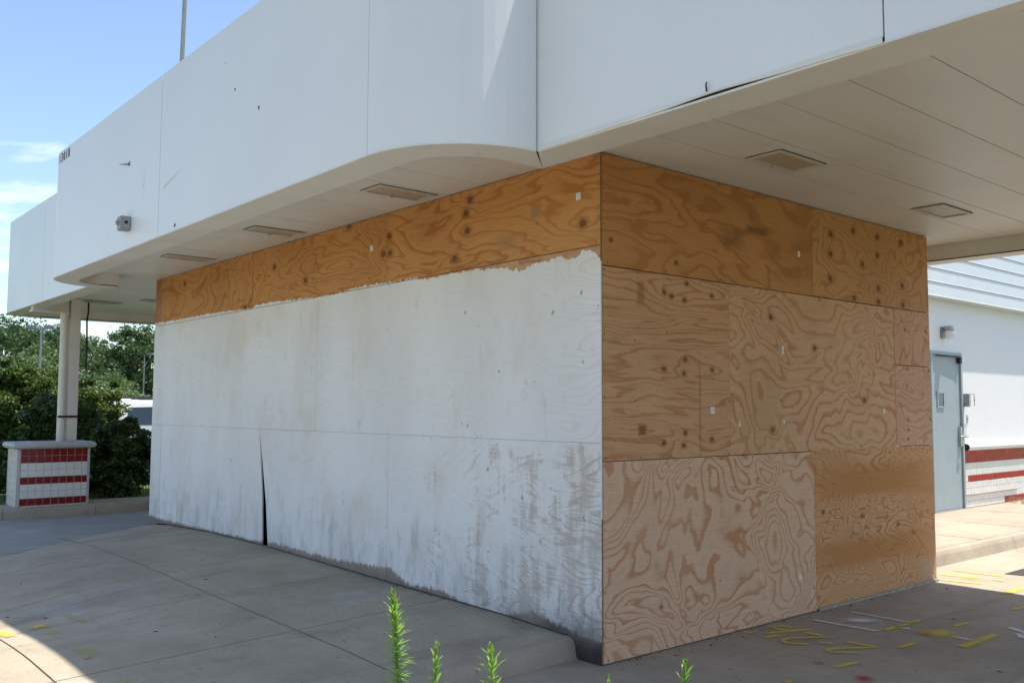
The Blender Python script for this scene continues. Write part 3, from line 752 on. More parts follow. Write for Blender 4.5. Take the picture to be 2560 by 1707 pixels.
# soffit lights
def soffit_light(x0, x1, y0, y1, label):
    L = empty('soffit_light', ((x0+x1)/2, (y0+y1)/2, ZS), label, 'ceiling light', 'flush lights in the canopy soffit')
    f = .026; z0 = ZS-.014; z1 = ZS+.001
    MB().box(x0, x1, y0, y0+f, z0, z1).box(x0, x1, y1-f, y1, z0, z1).box(x0, x0+f, y0+f, y1-f, z0, z1).box(x1-f, x1, y0+f, y1-f, z0, z1).build('frame', 'lens_frame', L)
    boxo('lens', 'lens', L, (x0+f+.004, x1-f-.004, y0+f+.004, y1-f-.004, ZS-.005, ZS-.001))
    boxo('latch', 'steel', L, ((x0+x1)/2-.012, (x0+x1)/2+.012, y1-f-.002, y1-.006, z0-.006, z0-.001))
    boxo('gasket', 'dark', L, (x0-.008, x1+.008, y0-.008, y1+.008, ZS-.0032, ZS-.0022))  # dark plate drawing the shadow line of the gap round the frame
for a in [(.845, 1.37, -.79, -.525, 'flush rectangular soffit light above the bare plywood side, nearer the corner'),
          (3.165, 3.70, -.765, -.505, 'flush rectangular soffit light above the bare plywood side, farther from the corner'),
          (-.60, -.075, 1.68, 1.945, 'soffit light above the painted plywood, nearest the curved fascia'),
          (-.61, -.11, 3.77, 4.02, 'soffit light above the painted plywood, middle of three'),
          (-.645, -.12, 5.85, 6.08, 'soffit light above the painted plywood, farthest along'),
          (.0, .5, 11.0, 11.25, 'soffit light beside the tiled pedestal column and hanging cable'),
          (.62, 1.1, 10.3, 10.52, 'soffit light over the drive lane at the far plywood edge')]: soffit_light(*a)

# mast on the canopy roof
boxm = empty('roof_mast', (1.95, 10.2, ZT-.25), 'slender galvanised pipe mast rising above the canopy roof', 'pole')
def ray(px, py): return f_ + (px-1280)/2301.2*rr - (py-853.5)/2301.2*uu
pa = CP+ray(455, 152)*12.0; pb = CP+ray(462, 0)*12.0
dvec = (pb-pa).normalized(); base = pa+dvec*((ZT-.25-pa.z)/dvec.z); topp = pa+dvec*6
boxm.location = base
MB().tube([base, topp], [.029, .026], 12).build('pipe', 'grey_metal', boxm, smooth=True)
MB().tube([base, base+Vector((0,0,.02))], .09, 14).build('base_flange', 'grey_metal', boxm)

# ================================================================== PLYWOOD ENCLOSURE
enc = empty('plywood_enclosure', (2.25, 4.0, 0), 'boarded-up corner of plywood sheets, one side partly painted white, under the canopy', 'boarding')
TH = .015
LT_K = [[1.366,3.168],[1.398,2.935],[1.553,2.74],[.16,2.804],[1.414,3.074],[3.149,3.23],[4.632,3.032],[3.96,2.823],[2.484,3.048],[2.464,2.9],[2.57,2.905],[5.32,2.665],[7.053,3.104]]
def kin(ks, a, b): return [k for k in ks if a <= k[0] <= b]
OR_L, OR_D = (.50, .25, .078), (.30, .105, .024)          # orange, weathered top row
TN_L, TN_D = (.52, .315, .165), (.34, .15, .05)         # tan sheets
PK_L, PK_D = (.53, .365, .235), (.37, .18, .085)          # pale fresh sheet
def screws(parent, wall, u0, u1, v0, v1, off, nu, nv, painted=False):
    m = MB()
    def dot(u, v):
        if painted and random.random() < .55: return
        r = .0055
        if wall == 'L': m.tube([(off+.001, u, v), (off-.0012, u, v)], r, 6)
        else: m.tube([(u, off+.001, v), (u, off-.0012, v)], r, 6)
    for i in range(nu+1):
        for v in (v0+.02, v1-.02): dot(u0+.03+(u1-u0-.06)*i/nu+random.uniform(-.02, .02), v+random.uniform(-.005, .005))
    for j in range(1, nv):
        for u in (u0+.018, u1-.018): dot(u, v0+(v1-v0)*j/nv+random.uniform(-.03, .03))
    for i in range(1, nu):
        for j in range(1, nv):
            if random.random() < (.18 if painted else .5): dot(u0+(u1-u0)*i/nu+random.uniform(-.05, .05), v0+(v1-v0)*j/nv+random.uniform(-.05, .05))
    s = m.build('screw_heads', 'box_grey' if painted else 'screw', parent); s['kind'] = 'stuff'
def lsheet(u0, u1, v0, v1, off, mat, poly=None, nu=4, nv=3):
    e = .0009 if v1 < 2.7 else .0025
    poly = poly or [(u0+e, v0+e), (u1-e, v0+e), (u1-e, v1-e), (u0+e, v1-e)]
    o = MB().prism(poly, lambda p, q, t: (t, p, q), off, off+TH).build('plywood_sheet', mat, enc, .0005 if v1 < 2.7 else .0012, seg=1)
    screws(o, 'L', u0, u1, max(v0, .25), v1, off, nu, nv, v1 < 2.7); return o
def rsheet(u0, u1, v0, v1, off, mat, nu=4, nv=3):
    o = MB().box(u0+.002, u1-.002, off, off+TH, v0+.002, v1-.002).build('plywood_sheet', mat, enc, .0012, seg=1)
    screws(o, 'R', u0, u1, v0, v1, off, nu, nv); return o
TOPZ = 3.246
# left wall (plane X = 0)
top_spots = {0: [(.93,2.78,.12,.06,(.30,.17,.09),.5), (.62,2.95,.06,.05,(.20,.13,.08),.5)], 1: [], 2: [], 3: []}
lt = []
for i, (a, b) in enumerate([(.002, 2.52), (2.52, 5.14), (5.14, 7.83), (7.83, 8.05)]):
    mt = plywood('plywood_top_%d' % i, 'L', 3.3+i*7.1, OR_L if i < 3 else (.36, .19, .08), OR_D, [6.5, 9, 8, 6][i], [.38, .75, .7, .5][i], [2.3, 1.9, 1.5, 3][i], kin(LT_K, a, b), top_spots[i], .85, blotch=.22, kr=.034,
                 paint=(a, b, 2.62, 3.25))
    lt.append(lsheet(a, b, 2.64, TOPZ, [.002, .0035, .0015, .004][i], mt))
lm = []
for i, (a, b) in enumerate([(.002, 1.22), (1.22, 3.71), (3.71, 6.38), (6.38, 8.05)]):
    mt = plywood('plywood_painted_mid_%d' % i, 'L', 23.3+i*5.3, TN_L, TN_D, 9, .6, 2.0, [], (), 1., paint=(a, b, 1.37, 2.64))
    lm.append(lsheet(a, b, 1.3745, 2.638, [.001, .0022, .001, .002][i], mt))
pl = [plywood('plywood_painted_low_%d' % i, 'L', 53.3+i*5.3, TN_L, TN_D, 8, .6, 2.0, [], (), 1., paint=(*r, 0, 1.38)) for i, r in enumerate([(0, 2.45), (2.45, 4.9), (4.7, 7.72), (7.7, 8.05)])]
def bottom(a, b, n=10): return [(a+(b-a)*i/n, H(0, a+(b-a)*i/n)+.006) for i in range(n+1)]
lsheet(0, 2.45, 0, 1.375, .0, pl[0], [(.0015, .008), (.268, .008), (.295, .145)] + bottom(.33, 2.448) + [(2.448, 1.3735), (.0015, 1.3735)])
# the second sheet has sprung loose: its far edge leans away and leaves a wedge-shaped gap
sh = lsheet(2.45, 4.88, .2, 1.375, .0015, pl[1], bottom(2.456, 4.642) + [(4.70, .62), (4.80, 1.05), (4.885, 1.3735), (2.4525, 1.3735)])
lsheet(4.78, 7.71, .2, 1.375, .004, pl[2], bottom(4.775, 7.708) + [(7.708, 1.3735), (4.888, 1.3735), (4.80, .7)])
lsheet(7.71, 8.05, .14, 1.375, .001, pl[3], [(7.712, .135), (8.048, .08), (8.048, 1.3735), (7.712, 1.3735)], nu=1)
# right wall (plane Y = 0)
def pm(name, seed, L, D, **kw): return plywood(name, 'R', seed, L, D, **kw)
R_TL = pm('plywood_side_top', 81.2, (.46, .225, .075), (.30, .122, .034), bands=5.5, sx=.45, sy=1.6, knots=[[.753,2.603],[.1,2.684]], contrast=.9, blotch=.4, kr=.016,
          spots=[(1.72,2.95,.16,.035,(.10,.06,.03),.55), (1.40,2.86,.16,.09,(.14,.08,.04),.45), (1.86,2.60,.03,.10,(.14,.08,.045),.4), (1.95,2.83,.09,.08,(.22,.085,.035),.5)])
R_TR = pm('plywood_side_top_knots', 91.7, (.48, .26, .098), (.30, .135, .042), bands=8, sx=.9, sy=1.7, knots=[[2.769,3.061],[3.137,3.133],[3.551,3.131],[3.983,3.133],[2.762,2.89],[3.543,2.964],[2.753,2.682],[3.13,2.549],[3.542,2.547],[3.992,2.555],[3.986,2.731],[3.548,2.666],[3.279,2.857]], contrast=.8, blotch=.2, kr=.031)
rk = [[.845,1.934],[.828,1.837],[1.142,1.872],[.614,1.863],[.837,1.428],[.817,1.344],[1.129,1.378],[.608,1.363],[.867,2.467],[.841,2.352],[1.149,2.403],[.626,2.385],[.703,2.366]]
R_ML = pm('plywood_side_mid_knots', 101.1, (.52, .31, .155), (.33, .135, .046), bands=9, sx=.22, sy=3.2, knots=rk, contrast=.9, blotch=.2, kr=.020, warp=.35,
          spots=[(.392,1.454,.045,.045,(.20,.06,.025),.85), (.387,2.36,.04,.10,(.26,.10,.04),.6), (1.0,1.62,.012,.36,(.20,.11,.06),.5)])
R_MM = pm('plywood_side_mid', 111.4, (.55, .345, .185), (.37, .175, .068), bands=11, sx=.8, sy=1.3, knots=[[1.883,2.3],[2.492,2.09],[1.881,1.436],[3.26,1.676]], contrast=.95, blotch=.1, kr=.030,
          spots=[(1.73, 1.64, .31, .36, (.38,.22,.085), .28)])
R_MS1 = pm('plywood_side_offcut_a', 121.9, (.54, .325, .185), (.35, .145, .06), bands=8, sx=1.1, sy=1.9, knots=[[4.013,2.328],[4.423,2.331]], contrast=.8, blotch=.2, kr=.014)
R_MS2 = pm('plywood_side_offcut_b', 127.3, (.56, .35, .205), (.37, .165, .07), bands=9, sx=1.1, sy=1.7, knots=[[4.025,1.81],[4.035,1.97],[4.452,1.96],[4.035,1.503],[4.029,1.409],[4.025,1.33],[4.465,1.501]], contrast=.8, blotch=.15, kr=.014)
R_LL = pm('plywood_side_low_pale', 138.8, (.60, .405, .25), (.40, .195, .085), bands=11, sx=1.15, sy=1.25, knots=[[.571,.286]], contrast=1., blotch=.05, kr=.012, warp=1.2)
R_LR = pm('plywood_side_low_orange', 147.5, (.55, .315, .14), (.33, .135, .045), bands=17, sx=.7, sy=2.0, knots=[[3.172,.692],[3.791,.58],[2.568,.767],[4.075,.488]], contrast=1.0, blotch=.2, kr=.020,
          spots=[(3.4, .99, 1.2, .16, (.42,.175,.04), .75), (3.3, .40, 1.1, .13, (.42,.175,.04), .75), (4.35, .12, .16, .12, (.36,.31,.25), .45)])
e = .002
s1 = rsheet(.017, 2.48, 2.512, TOPZ, .0, R_TL); s2 = rsheet(2.483, 4.50, 2.514, TOPZ, .002, R_TR)
s3 = rsheet(.017, 1.352, 1.2575, 2.51, .001, R_ML); s4 = rsheet(1.352, 3.81, 1.2585, 2.511, .003, R_MM)
s5 = rsheet(3.81, 4.497, 2.0, 2.512, .0015, R_MS1, 2, 2); s6 = rsheet(3.81, 4.497, 1.267, 1.998, .002, R_MS2, 2, 2)
s7 = rsheet(.017, 2.443, .006, 1.2575, .0, R_LL); s8 = rsheet(2.443, 4.502, .012, 1.267, .002, R_LR)
boxo('sill_strip', 'sill_strip', enc, (2.46, 4.50, -.022, -.0005, .001, .022), .003)
# white edge bead down the corner, below the bare top row
MB().box(-.003, .006, -.006, -.001, .9, 2.535).build('corner_bead', 'fascia', enc)
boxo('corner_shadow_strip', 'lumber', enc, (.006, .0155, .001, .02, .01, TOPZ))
# unseen sides of the box, same sheets in plain grain
pb_ = plywood('plywood_rear', 'L', 163.1, TN_L, TN_D, 8, .6, 2.0)
pe_ = plywood('plywood_end', 'R', 171.1, TN_L, TN_D, 8, .6, 2.0)
for i in range(4):
    a, b = 2.0*i+.02, 2.0*i+2.0
    for (z0, z1) in [(.01, 1.24), (1.24, 2.48), (2.48, TOPZ)]:
        MB().box(4.485, 4.5, a+.002, b-.002, z0+.002, z1-.002).build('plywood_sheet', pb_, enc)
for (a, b) in [(.02, 2.25), (2.25, 4.48)]:
    for (z0, z1) in [(.01, 1.24), (1.24, 2.48), (2.48, TOPZ)]:
        MB().box(a+.002, b-.002, 8.035, 8.05, z0+.002, z1-.002).build('plywood_sheet', pe_, enc)
# studs behind the gap and along the walls
for y in (.06, .62, 1.8, 3.1, 4.2, 5.6, 7.0, 7.95): boxo('stud', 'lumber', enc, (.022, .06, y-.019, y+.019, .2, 3.23))
for x in (.7, 1.9, 3.1, 4.4): boxo('stud', 'lumber', enc, (x-.019, x+.019, .022, .06, .02, 3.23))
boxo('inner_glazing', 'dark', enc, (.35, .37, .1, 7.95, .0, 3.24))  # dark sheet standing in for the unlit interior behind the wedge gap
# stickers
def stk(sheet, wall, u, v, w=.034, h=.044, off=-.0015):
    if wall == 'R': MB().box(u-w/2, u+w/2, off, off+.001, v-h/2, v+h/2).build('barcode_sticker', 'sticker', sheet)
    else: MB().box(off, off+.001, u-w/2, u+w/2, v-h/2, v+h/2).build('barcode_sticker', 'sticker', sheet)
stk(s1, 'R', 2.283, 2.835); stk(s3, 'R', 1.141, 1.584, .045, .05); stk(s4, 'R', 3.596, 1.582, .03, .045, .0012); stk(s7, 'R', 2.216, .297, .036, .048)
stk(lt[0], 'L', .199, 2.988, .045, .05, .0); stk(lt[1], 'L', 2.761, 2.977, .05, .05, .002)
for (u, v, w, h) in [(2.035, 2.052, .03, .075), (1.46, 1.481, .025, .035), (2.038, 1.496, .02, .035)]:
    MB().prism([(u-w/2, v-h/2), (u+w/2, v-h/2*.7), (u+w/2*.8, v+h/2), (u-w/2*.6, v+h/2*.8)], lambda p, q, t: (p, t, q), .0012, .0022).build('torn_paper', 'sticker', s4)

# ================================================================== COLUMN AND TILED PEDESTAL
isl = empty('curb_island', (0, 11, 0), kind='structure')
for a, b in [(-14, -8), (-8, -1.17), (-1.163, .07), (.077, 3.2), (3.207, 7)]:
    MB().prism([(10.50,-.03),(10.515,.05),(10.53,.115),(10.56,.145),(10.60,.15),(11.28,.15),(11.28,-.03)], lambda p, q, t: (t, p, q), a, b).build('curb', 'curb', isl)
obj_from('planting_ground', [(-14,11.28,.10),(7,11.28,.10),(7,17.5,.03),(-14,17.5,.03)], [(0,1,2,3)], 'grass_ground')['kind'] = 'structure'
ped = empty('tiled_pedestal', (-.49, 10.95, .15), 'waist-high column base in red and white square tile bands with grey rounded cap', 'pedestal')
PX0, PX1, PY0, PY1 = -.975, .005, 10.66, 11.26
boxo('core', 'grout', ped, (PX0+.008, PX1-.008, PY0+.008, PY1-.008, .15, .985))
tw = .1; pit = .1035
def tile_mesh(name, wx, wy, wz): return MB().box(-wx/2, wx/2, -wy/2, wy/2, -wz/2, wz/2).mesh(name, .003, 1)
tm = {c: tile_mesh('tile_'+c, .0975, .008, .0965) for c in ('red_tile', 'white_tile')}
tmy = tile_mesh('tile_side', .008, .0985, .0965); tmy.materials.append(MAT['white_tile'])
for c in tm: tm[c].materials.append(MAT[c])
rows = ['red_tile', 'red_tile', 'white_tile', 'white_tile', 'red_tile', 'white_tile', 'white_tile', 'red_tile']
def put(name, me, parent, loc, jit=.0015):
    o = bpy.data.objects.new(name, me); COL.objects.link(o); attach(o, parent)
    o.location = Vector(loc)+Vector((0, random.uniform(-jit, jit), 0)); o.rotation_euler = (random.uniform(-.006, .006), 0, random.uniform(-.006, .006)); return o
for r, c in enumerate(rows):
    z = .985-.05-r*.1018
    for i in range(9): put('tile', tm[c], ped, (PX0+.055+.05+i*.1035-.012, PY0+.003, z), .0008)
    for j in range(5): 
        o = bpy.data.objects.new('tile', tmy); COL.objects.link(o); attach(o, ped); o.location = (PX0+.003, PY0+.10+j*.1045, z)
        o2_ = bpy.data.objects.new('tile', tmy); COL.objects.link(o2_); attach(o2_, ped); o2_.location = (PX1-.003, PY0+.10+j*.1045, z)
for (x, y) in [(PX0+.018, PY0+.018), (PX1-.018, PY0+.018), (PX0+.018, PY1-.018), (PX1-.018, PY1-.018)]:
    boxo('corner_trim', 'cap_grey', ped, (x-.022, x+.022, y-.022, y+.022, .15, .985), .006)
def capmesh(x0, x1, y0, y1, z0, z1):
    m = MB(); r = (z1-z0)/2; prof = [(-math.cos(t)*0+r*math.sin(t), z0+r-r*math.cos(t)) for t in np.linspace(0, PI, 9)]
    n = len(prof); vs = []; 
    for (cx, cy, sx, sy) in [(x0+r, y0+r, -1, -1), (x1-r, y0+r, 1, -1), (x1-r, y1-r, 1, 1), (x0+r, y1-r, -1, 1)]:
        for d, z in prof: vs.append((cx+sx*d, cy+sy*d, z))
    fs = []
    for k in range(4):
        for i in range(n-1): fs.append((k*n+i, ((k+1) % 4)*n+i, ((k+1) % 4)*n+i+1, k*n+i+1))
    fs += [(0, 3*n, 2*n, n), (n-1, 2*n-1, 3*n-1, 4*n-1)]
    return m.add(vs, fs)
capmesh(PX0-.07, PX1+.07, PY0-.07, PY1+.07, .985, 1.083).build('bullnose_cap', 'cap_grey', ped, smooth=False)
colm = empty('canopy_column', (-.2, 10.98, 1.083), 'square cream steel column with a round drain pipe strapped to it', 'column')
MB().box(-.27, -.125, 10.90, 11.05, 1.083, ZS).build('post', 'post', colm, .008)
MB().tube([(-.345, 10.95, 1.083), (-.345, 10.95, 3.01)], .058, 18).build('drain_pipe', 'post', colm, smooth=False)
MB().tube([(-.345, 10.95, 2.93), (-.345, 10.95, 3.011)], .066, 18).build('pipe_collar', 'post', colm)
MB().box(-.41, -.115, 10.884, 10.894, 1.435, 1.465).build('strap', 'rust', colm)
MB().box(-.285, -.11, 10.885, 11.065, 2.50, 2.506).build('bolt_plate', 'post', colm)
cb = MB(); cb.tube([(.085, 11.3, 3.25), (.088, 11.3, 3.1), (.07, 11.3, 2.95), (.078, 11.3, 2.7), (.083, 11.3, 2.45), (.08, 11.3, 2.2)], .014, 8)
tag(cb.build('hanging_cable', 'black'), 'loose dark cable hanging from the soffit beside the column', 'cable')

# ================================================================== WHITE BUILDING WITH DOOR
bld = empty('white_building', (11, 5, 0), 'white stucco building with tiled base and pale siding band, seen past the plywood', 'building')
YW = 2.0
boxo('wall', 'stucco', bld, (9.735, 15.2, YW, 7, 1.09, 3.22)); boxo('wall', 'stucco', bld, (6.3, 8.755, YW, 7, .0, 3.22)); boxo('wall', 'stucco', bld, (8.755, 9.735, YW, 7, 2.435, 3.22))
boxo('wall_base', 'grout', bld, (9.735, 15.2, YW, 7, .0, 1.09)); boxo('wall_core', 'dark', bld, (8.755, 9.735, YW+.16, 7, .0, 2.435))
for i in range(7):
    z0 = 3.185+.1975*i
    MB().prism([(YW-.187, z0+.004), (YW-.180, z0+.010), (YW-.180, z0+.188), (YW-.187, z0+.192), (YW-.174, z0+.1972), (YW+.1, z0+.1972), (YW+.1, z0)], lambda p, q, t: (t, p, q), 6.2, 9.305 if i < 3 else 15.3).build('siding_board', 'siding', bld)
    if i < 3: MB().prism([(YW-.187, z0+.004), (YW-.180, z0+.010), (YW-.180, z0+.188), (YW-.187, z0+.192), (YW-.174, z0+.1972), (YW+.1, z0+.1972), (YW+.1, z0)], lambda p, q, t: (t, p, q), 9.308, 15.3).build('siding_board', 'siding', bld)
boxo('roof', 'grey_metal', bld, (6.2, 15.3, YW-.05, 7.2, 4.57, 4.62))
# tile bands: rows counted from the bullnose rail
tmb = {c: tile_mesh('wall_tile_'+c, .0955, .01, .0885) for c in ('red_tile', 'white_tile')}
for c in tmb: tmb[c].materials.append(MAT['wall_red_tile' if c == 'red_tile' else c])
far = {'red_tile': MB(), 'white_tile': MB()}
for r in range(9):
    zt = 1.0-.047-r*.0935
    for i in range(54):
        x = 9.795+i*.0985
        c = 'red_tile' if r in (0, 1) or (r == 4 and i > 0) or (r == 8 and x > 11.12) else 'white_tile'
        if r >= 7 and x > 15: continue
        if i < 26: put('tile', tmb[c], bld, (x, YW-.004, zt), .0008)
        else: far[c].box(x-.047, x+.047, YW-.008, YW+.001, zt-.044, zt+.044)
for c in far: far[c].build('far_tiles', 'wall_red_tile' if c == 'red_tile' else c, bld)['kind'] = 'stuff'
boxo('broken_ledge', 'curb', bld, (9.74, 11.6, YW-.035, YW-.0005, .338, .352), .004)
rail = MB().tube([(9.80, YW-.015, 1.045), (15.2, YW-.015, 1.045)], .052, 18).build('bullnose_rail', 'fascia', bld, smooth=False)
MB().tube([(9.785, YW-.015, 1.045), (9.80, YW-.015, 1.045)], .053, 18).build('rail_end_cap', 'black', bld)
dr = boxo('door', 'door', bld, (8.80, 9.685, YW+.005, YW+.05, .165, 2.385), .002)
for b in [(8.745, 8.795, YW-.02, YW+.07, .15, 2.435), (9.69, 9.745, YW-.02, YW+.07, .15, 2.435), (8.795, 9.69, YW-.02, YW+.07, 2.39, 2.437)]: boxo('door_frame', 'door', bld, b, .002)
boxo('threshold', 'steel', bld, (8.75, 9.74, YW-.03, YW+.07, .148, .163), .002)
wx0, wx1, wz0, wz1 = 8.945, 9.165, 1.625, 1.86
MB().box(wx0, wx1, YW-.008, YW+.006, wz0, wz0+.025).box(wx0, wx1, YW-.008, YW+.006, wz1-.025, wz1).box(wx0, wx0+.025, YW-.008, YW+.006, wz0+.025, wz1-.025).box(wx1-.025, wx1, YW-.008, YW+.006, wz0+.025, wz1-.025).build('window_frame', 'door', dr)
boxo('pane', 'glass', dr, (wx0+.025, wx1-.025, YW-.001, YW+.004, wz0+.025, wz1-.025))
MB().box(9.60, 9.66, YW-.03, YW+.006, 1.06, 1.35).build('lock_plate', 'steel', dr, .004)
MB().tube([(9.63, YW-.03, 1.205), (9.63, YW-.075, 1.205), (9.72, YW-.08, 1.205)], .014, 10).build('handle', 'steel', dr)
MB().box(9.60, 9.67, YW-.05, YW+.004, 2.28, 2.375).build('closer_bracket', 'black', dr, .004)
MB().tube([(8.9, YW-.03, 2.372), (9.64, YW-.05, 2.365)], .008, 8).build('closer_arm', 'black', dr)
wl = empty('wall_lamp', (9.2, YW, 2.7), 'jelly-jar wall lamp with grey cap mounted above the blue-grey door', 'wall lamp')
boxo('back_plate', 'grey_metal', wl, (9.10, 9.24, YW-.02, YW-.0005, 2.63, 2.79), .004)
MB().tube([(9.17, YW-.02, 2.755), (9.17, YW-.10, 2.765)], .03, 10).build('arm', 'grey_metal', wl)
MB().tube([(9.17, YW-.10, 2.745), (9.17, YW-.10, 2.80)], [.075, .07], 16).build('cap', 'grey_metal', wl)
MB().tube([(9.17, YW-.10, 2.744), (9.17, YW-.10, 2.70), (9.17, YW-.10, 2.64), (9.17, YW-.10, 2.61)], [.06, .066, .055, .02], 16).build('jar', 'jar', wl, smooth=True)
bx = empty('meter_box', (9.82, YW, 1.65), 'small open grey metal box on the white wall beside the door', 'electrical box')
boxo('housing', 'grey_metal', bx, (9.77, 9.83, YW-.09, YW-.0005, 1.645, 1.835), .004)
MB().box(9.832, 9.97, YW-.088, YW-.08, 1.825, 1.835).box(9.962, 9.97, YW-.088, YW-.079, 1.655, 1.825).box(9.955, 9.978, YW-.092, YW-.075, 1.735, 1.755).build('door_flap', 'grey_metal', bx)
sw = empty('switch_plate', (9.89, YW, 1.41), 'narrow white switch plate on the wall below the metal box', 'switch plate')
boxo('plate', 'lens_frame', sw, (9.865, 9.92, YW-.008, YW-.0005, 1.405, 1.525), .002)
boxo('toggle', 'steel', sw, (9.885, 9.90, YW-.02, YW-.0085, 1.45, 1.48))

# ================================================================== PLANTS
def leaf_cloud(name, pts, nrm_jit, size, mat, parent, aspect=.55, fold=True):
    n = len(pts); pts = np.asarray(pts)
    a = rng.normal(size=(n, 3)); a[:, 2] *= nrm_jit; a /= np.linalg.norm(a, axis=1)[:, None]
    b = rng.normal(size=(n, 3)); b -= (b*a).sum(1)[:, None]*a; b /= np.linalg.norm(b, axis=1)[:, None]
    s = size*rng.uniform(.6, 1.35, n)[:, None]
    c = np.cross(a, b)
    v = np.stack([pts-a*s, pts+b*s*aspect+c*s*.15, pts+a*s, pts-b*s*aspect+c*s*.15], 1).reshape(-1, 3)
    me = bpy.data.meshes.new(name); me.vertices.add(4*n); me.vertices.foreach_set('co', v.astype(np.float32).ravel())
    me.loops.add(4*n); me.loops.foreach_set('vertex_index', np.arange(4*n, dtype=np.int32))
    me.polygons.add(n); me.polygons.foreach_set('loop_start', np.arange(0, 4*n, 4, dtype=np.int32)); me.polygons.foreach_set('loop_total', np.full(n, 4, np.int32))
    me.update(calc_edges=True)
    return link(name, me, mat, parent)
def crown_pts(c, rad, nclump, per, cr, low=-.7, hollow=.45):
    out = []
    for i in range(nclump):
        d = rng.normal(size=3); d /= np.linalg.norm(d)
        if d[2] < low: d[2] *= -.5
        k = rng.uniform(hollow, 1.0)**.5*rng.uniform(.86, 1.12)
        p = np.array(c)+d*np.array(rad)*k
        r = cr*rng.uniform(.55, 1.3)
        q = rng.normal(size=(int(per*rng.uniform(.6, 1.4)), 3)); q /= np.linalg.norm(q, axis=1)[:, None]
        q *= (rng.uniform(0, 1, len(q))**.5)[:, None]*r*np.array([1, 1, .7])
        out.append(p+q)
    return np.concatenate(out)
def tree(x, y, h, w, mat, label, per=42, leaf=.17):
    T = empty('tree', (x, y, -.06), label, 'tree', 'trees beyond the parking lot')
    tr = MB(); th = h*.6
    tr.tube([(x, y, -.06), (x+.1, y, h*.25), (x-.1, y+.1, h*.45), (x, y, h*.8)], [w*.055+.06, w*.045+.05, w*.03+.04, .03], 8)
    for k in range(5):
        a = random.uniform(0, 2*PI); z0 = h*random.uniform(.3, .6); L = w*.4*random.uniform(.7, 1.1)
        tr.tube([(x, y, z0), (x+math.cos(a)*L*.5, y+math.sin(a)*L*.5, z0+L*.4), (x+math.cos(a)*L, y+math.sin(a)*L, z0+L*.7)], [.09, .06, .03], 6)
    tr.build('trunk', 'bark', T)
    pts = np.concatenate([crown_pts((x, y, h*.60), (w*.5, w*.5, h*.40), 75, per, w*.13),
                          crown_pts((x+random.uniform(-.15, .15)*w, y, h*.80), (w*.33, w*.33, h*.20), 30, per, w*.11),
                          crown_pts((x, y, h*.28), (w*.46, w*.46, h*.22), 36, per, w*.12)])
    leaf_cloud('crown', pts, .8, leaf, mat, T)
def at(px, dist, z=0.):
    d = ray(px, 1018); d2 = Vector((d.x, d.y)).normalized(); return CP.x+d2.x*dist, CP.y+d2.y*dist
tr_spec = [(-40,100,13.2,9.5,'leaf_forest3','broad dark tree at the left picture edge, behind the lane'), (35,112,13.4,9,'leaf_forest','tall full tree behind the tall double-headed lamp pole'),
           (95,104,11.9,7.5,'leaf_forest3','dark rounded tree just beside the tall lamp pole'), (138,118,14.2,6,'leaf_forest','tree whose thin top breaks the skyline next to the drain pipe'),
           (190,104,10.9,8,'leaf_forest3','dark tree directly behind the cream column'), (228,116,12.0,8,'leaf_forest','tree behind the hanging cable, with a level top'),
           (262,108,9.9,7,'leaf_forest2','lower tree in the dip of the skyline past the cable'), (300,120,10.6,7.5,'leaf_forest','mid-height tree left of the short lamp pole'),
           (330,106,13.4,6.5,'leaf_forest3','tall narrow tree above the short lamp pole'), (372,112,12.8,9,'leaf_forest','tree cut off by the painted plywood edge'),
           (430,108,12.5,9,'leaf_forest3','tree mostly hidden behind the painted plywood')]
for (px, dist, h, w, mt, lb) in tr_spec:
    x, y = at(px, dist); tree(x, y, h*.80, w, mt, lb)
for (px, dist, h, w, mt, lb) in [(60,86,6.6,5.5,'leaf_forest2','small pale green tree in front of the wood, under the tall lamp pole'), (110,90,8.2,5,'leaf_forest2','pale grey-green tree in front of the wood beside the drain pipe'),
                                 (20,88,5.4,6,'leaf_forest','rounded low tree in front of the wood at the picture edge'),
                                 (285,80,4.2,5,'leaf_forest2','light green bushy tree above the parked cars'), (330,76,3.2,4,'leaf_forest2','small light green bush at the foot of the short lamp pole'),
                                 (245,90,5.5,6,'leaf_forest','low bushy tree in front of the wood behind the dark shrub')]:
    x, y = at(px, dist); tree(x, y, h*.85, w, mt, lb, 34, .15)
def shrub(x, y, h, w, d, mat, label, n=95, per=170, leaf=.038, z0=.05):
    T = empty('shrub', (x, y, z0), label, 'shrub', 'shrubs behind the tiled pedestal')
    st = MB()
    for k in range(6):
        a = random.uniform(0, 2*PI); L = w*.3
        st.tube([(x+math.cos(a)*.05, y+math.sin(a)*.05, z0), (x+math.cos(a)*L*.5, y+math.sin(a)*L*.5, h*.4), (x+math.cos(a)*L, y+math.sin(a)*L, h*.75)], [.022, .016, .008], 6)
    st.build('stems', 'bark', T)
    pts = crown_pts((x, y, z0+h*.52), (w*.5, d*.5, h*.47), n, per, .17, -.9, .25)
    pts = np.concatenate([pts, crown_pts((x, y, z0+h*.25), (w*.47, d*.47, h*.26), n//2, per, .17, -1.1, .25)])
    pts = pts[pts[:, 2] > z0+.02]
    leaf_cloud('foliage', pts, .8, leaf, mat, T)
shrub(.80, 12.55, 1.42, 1.5, 1.3, 'leaf_shrub_dark', 'dark round shrub in the canopy shade beside the parked white vehicles', 130, 190)
shrub(.10, 13.0, 1.75, 1.5, 1.4, 'leaf_shrub_dark', 'dark shrub directly behind the cream column', 130, 190)
shrub(-.05, 14.7, 2.5, 1.5, 1.6, 'leaf_shrub', 'sunlit yellow-green shrub seen left of the drain pipe', 150, 190)
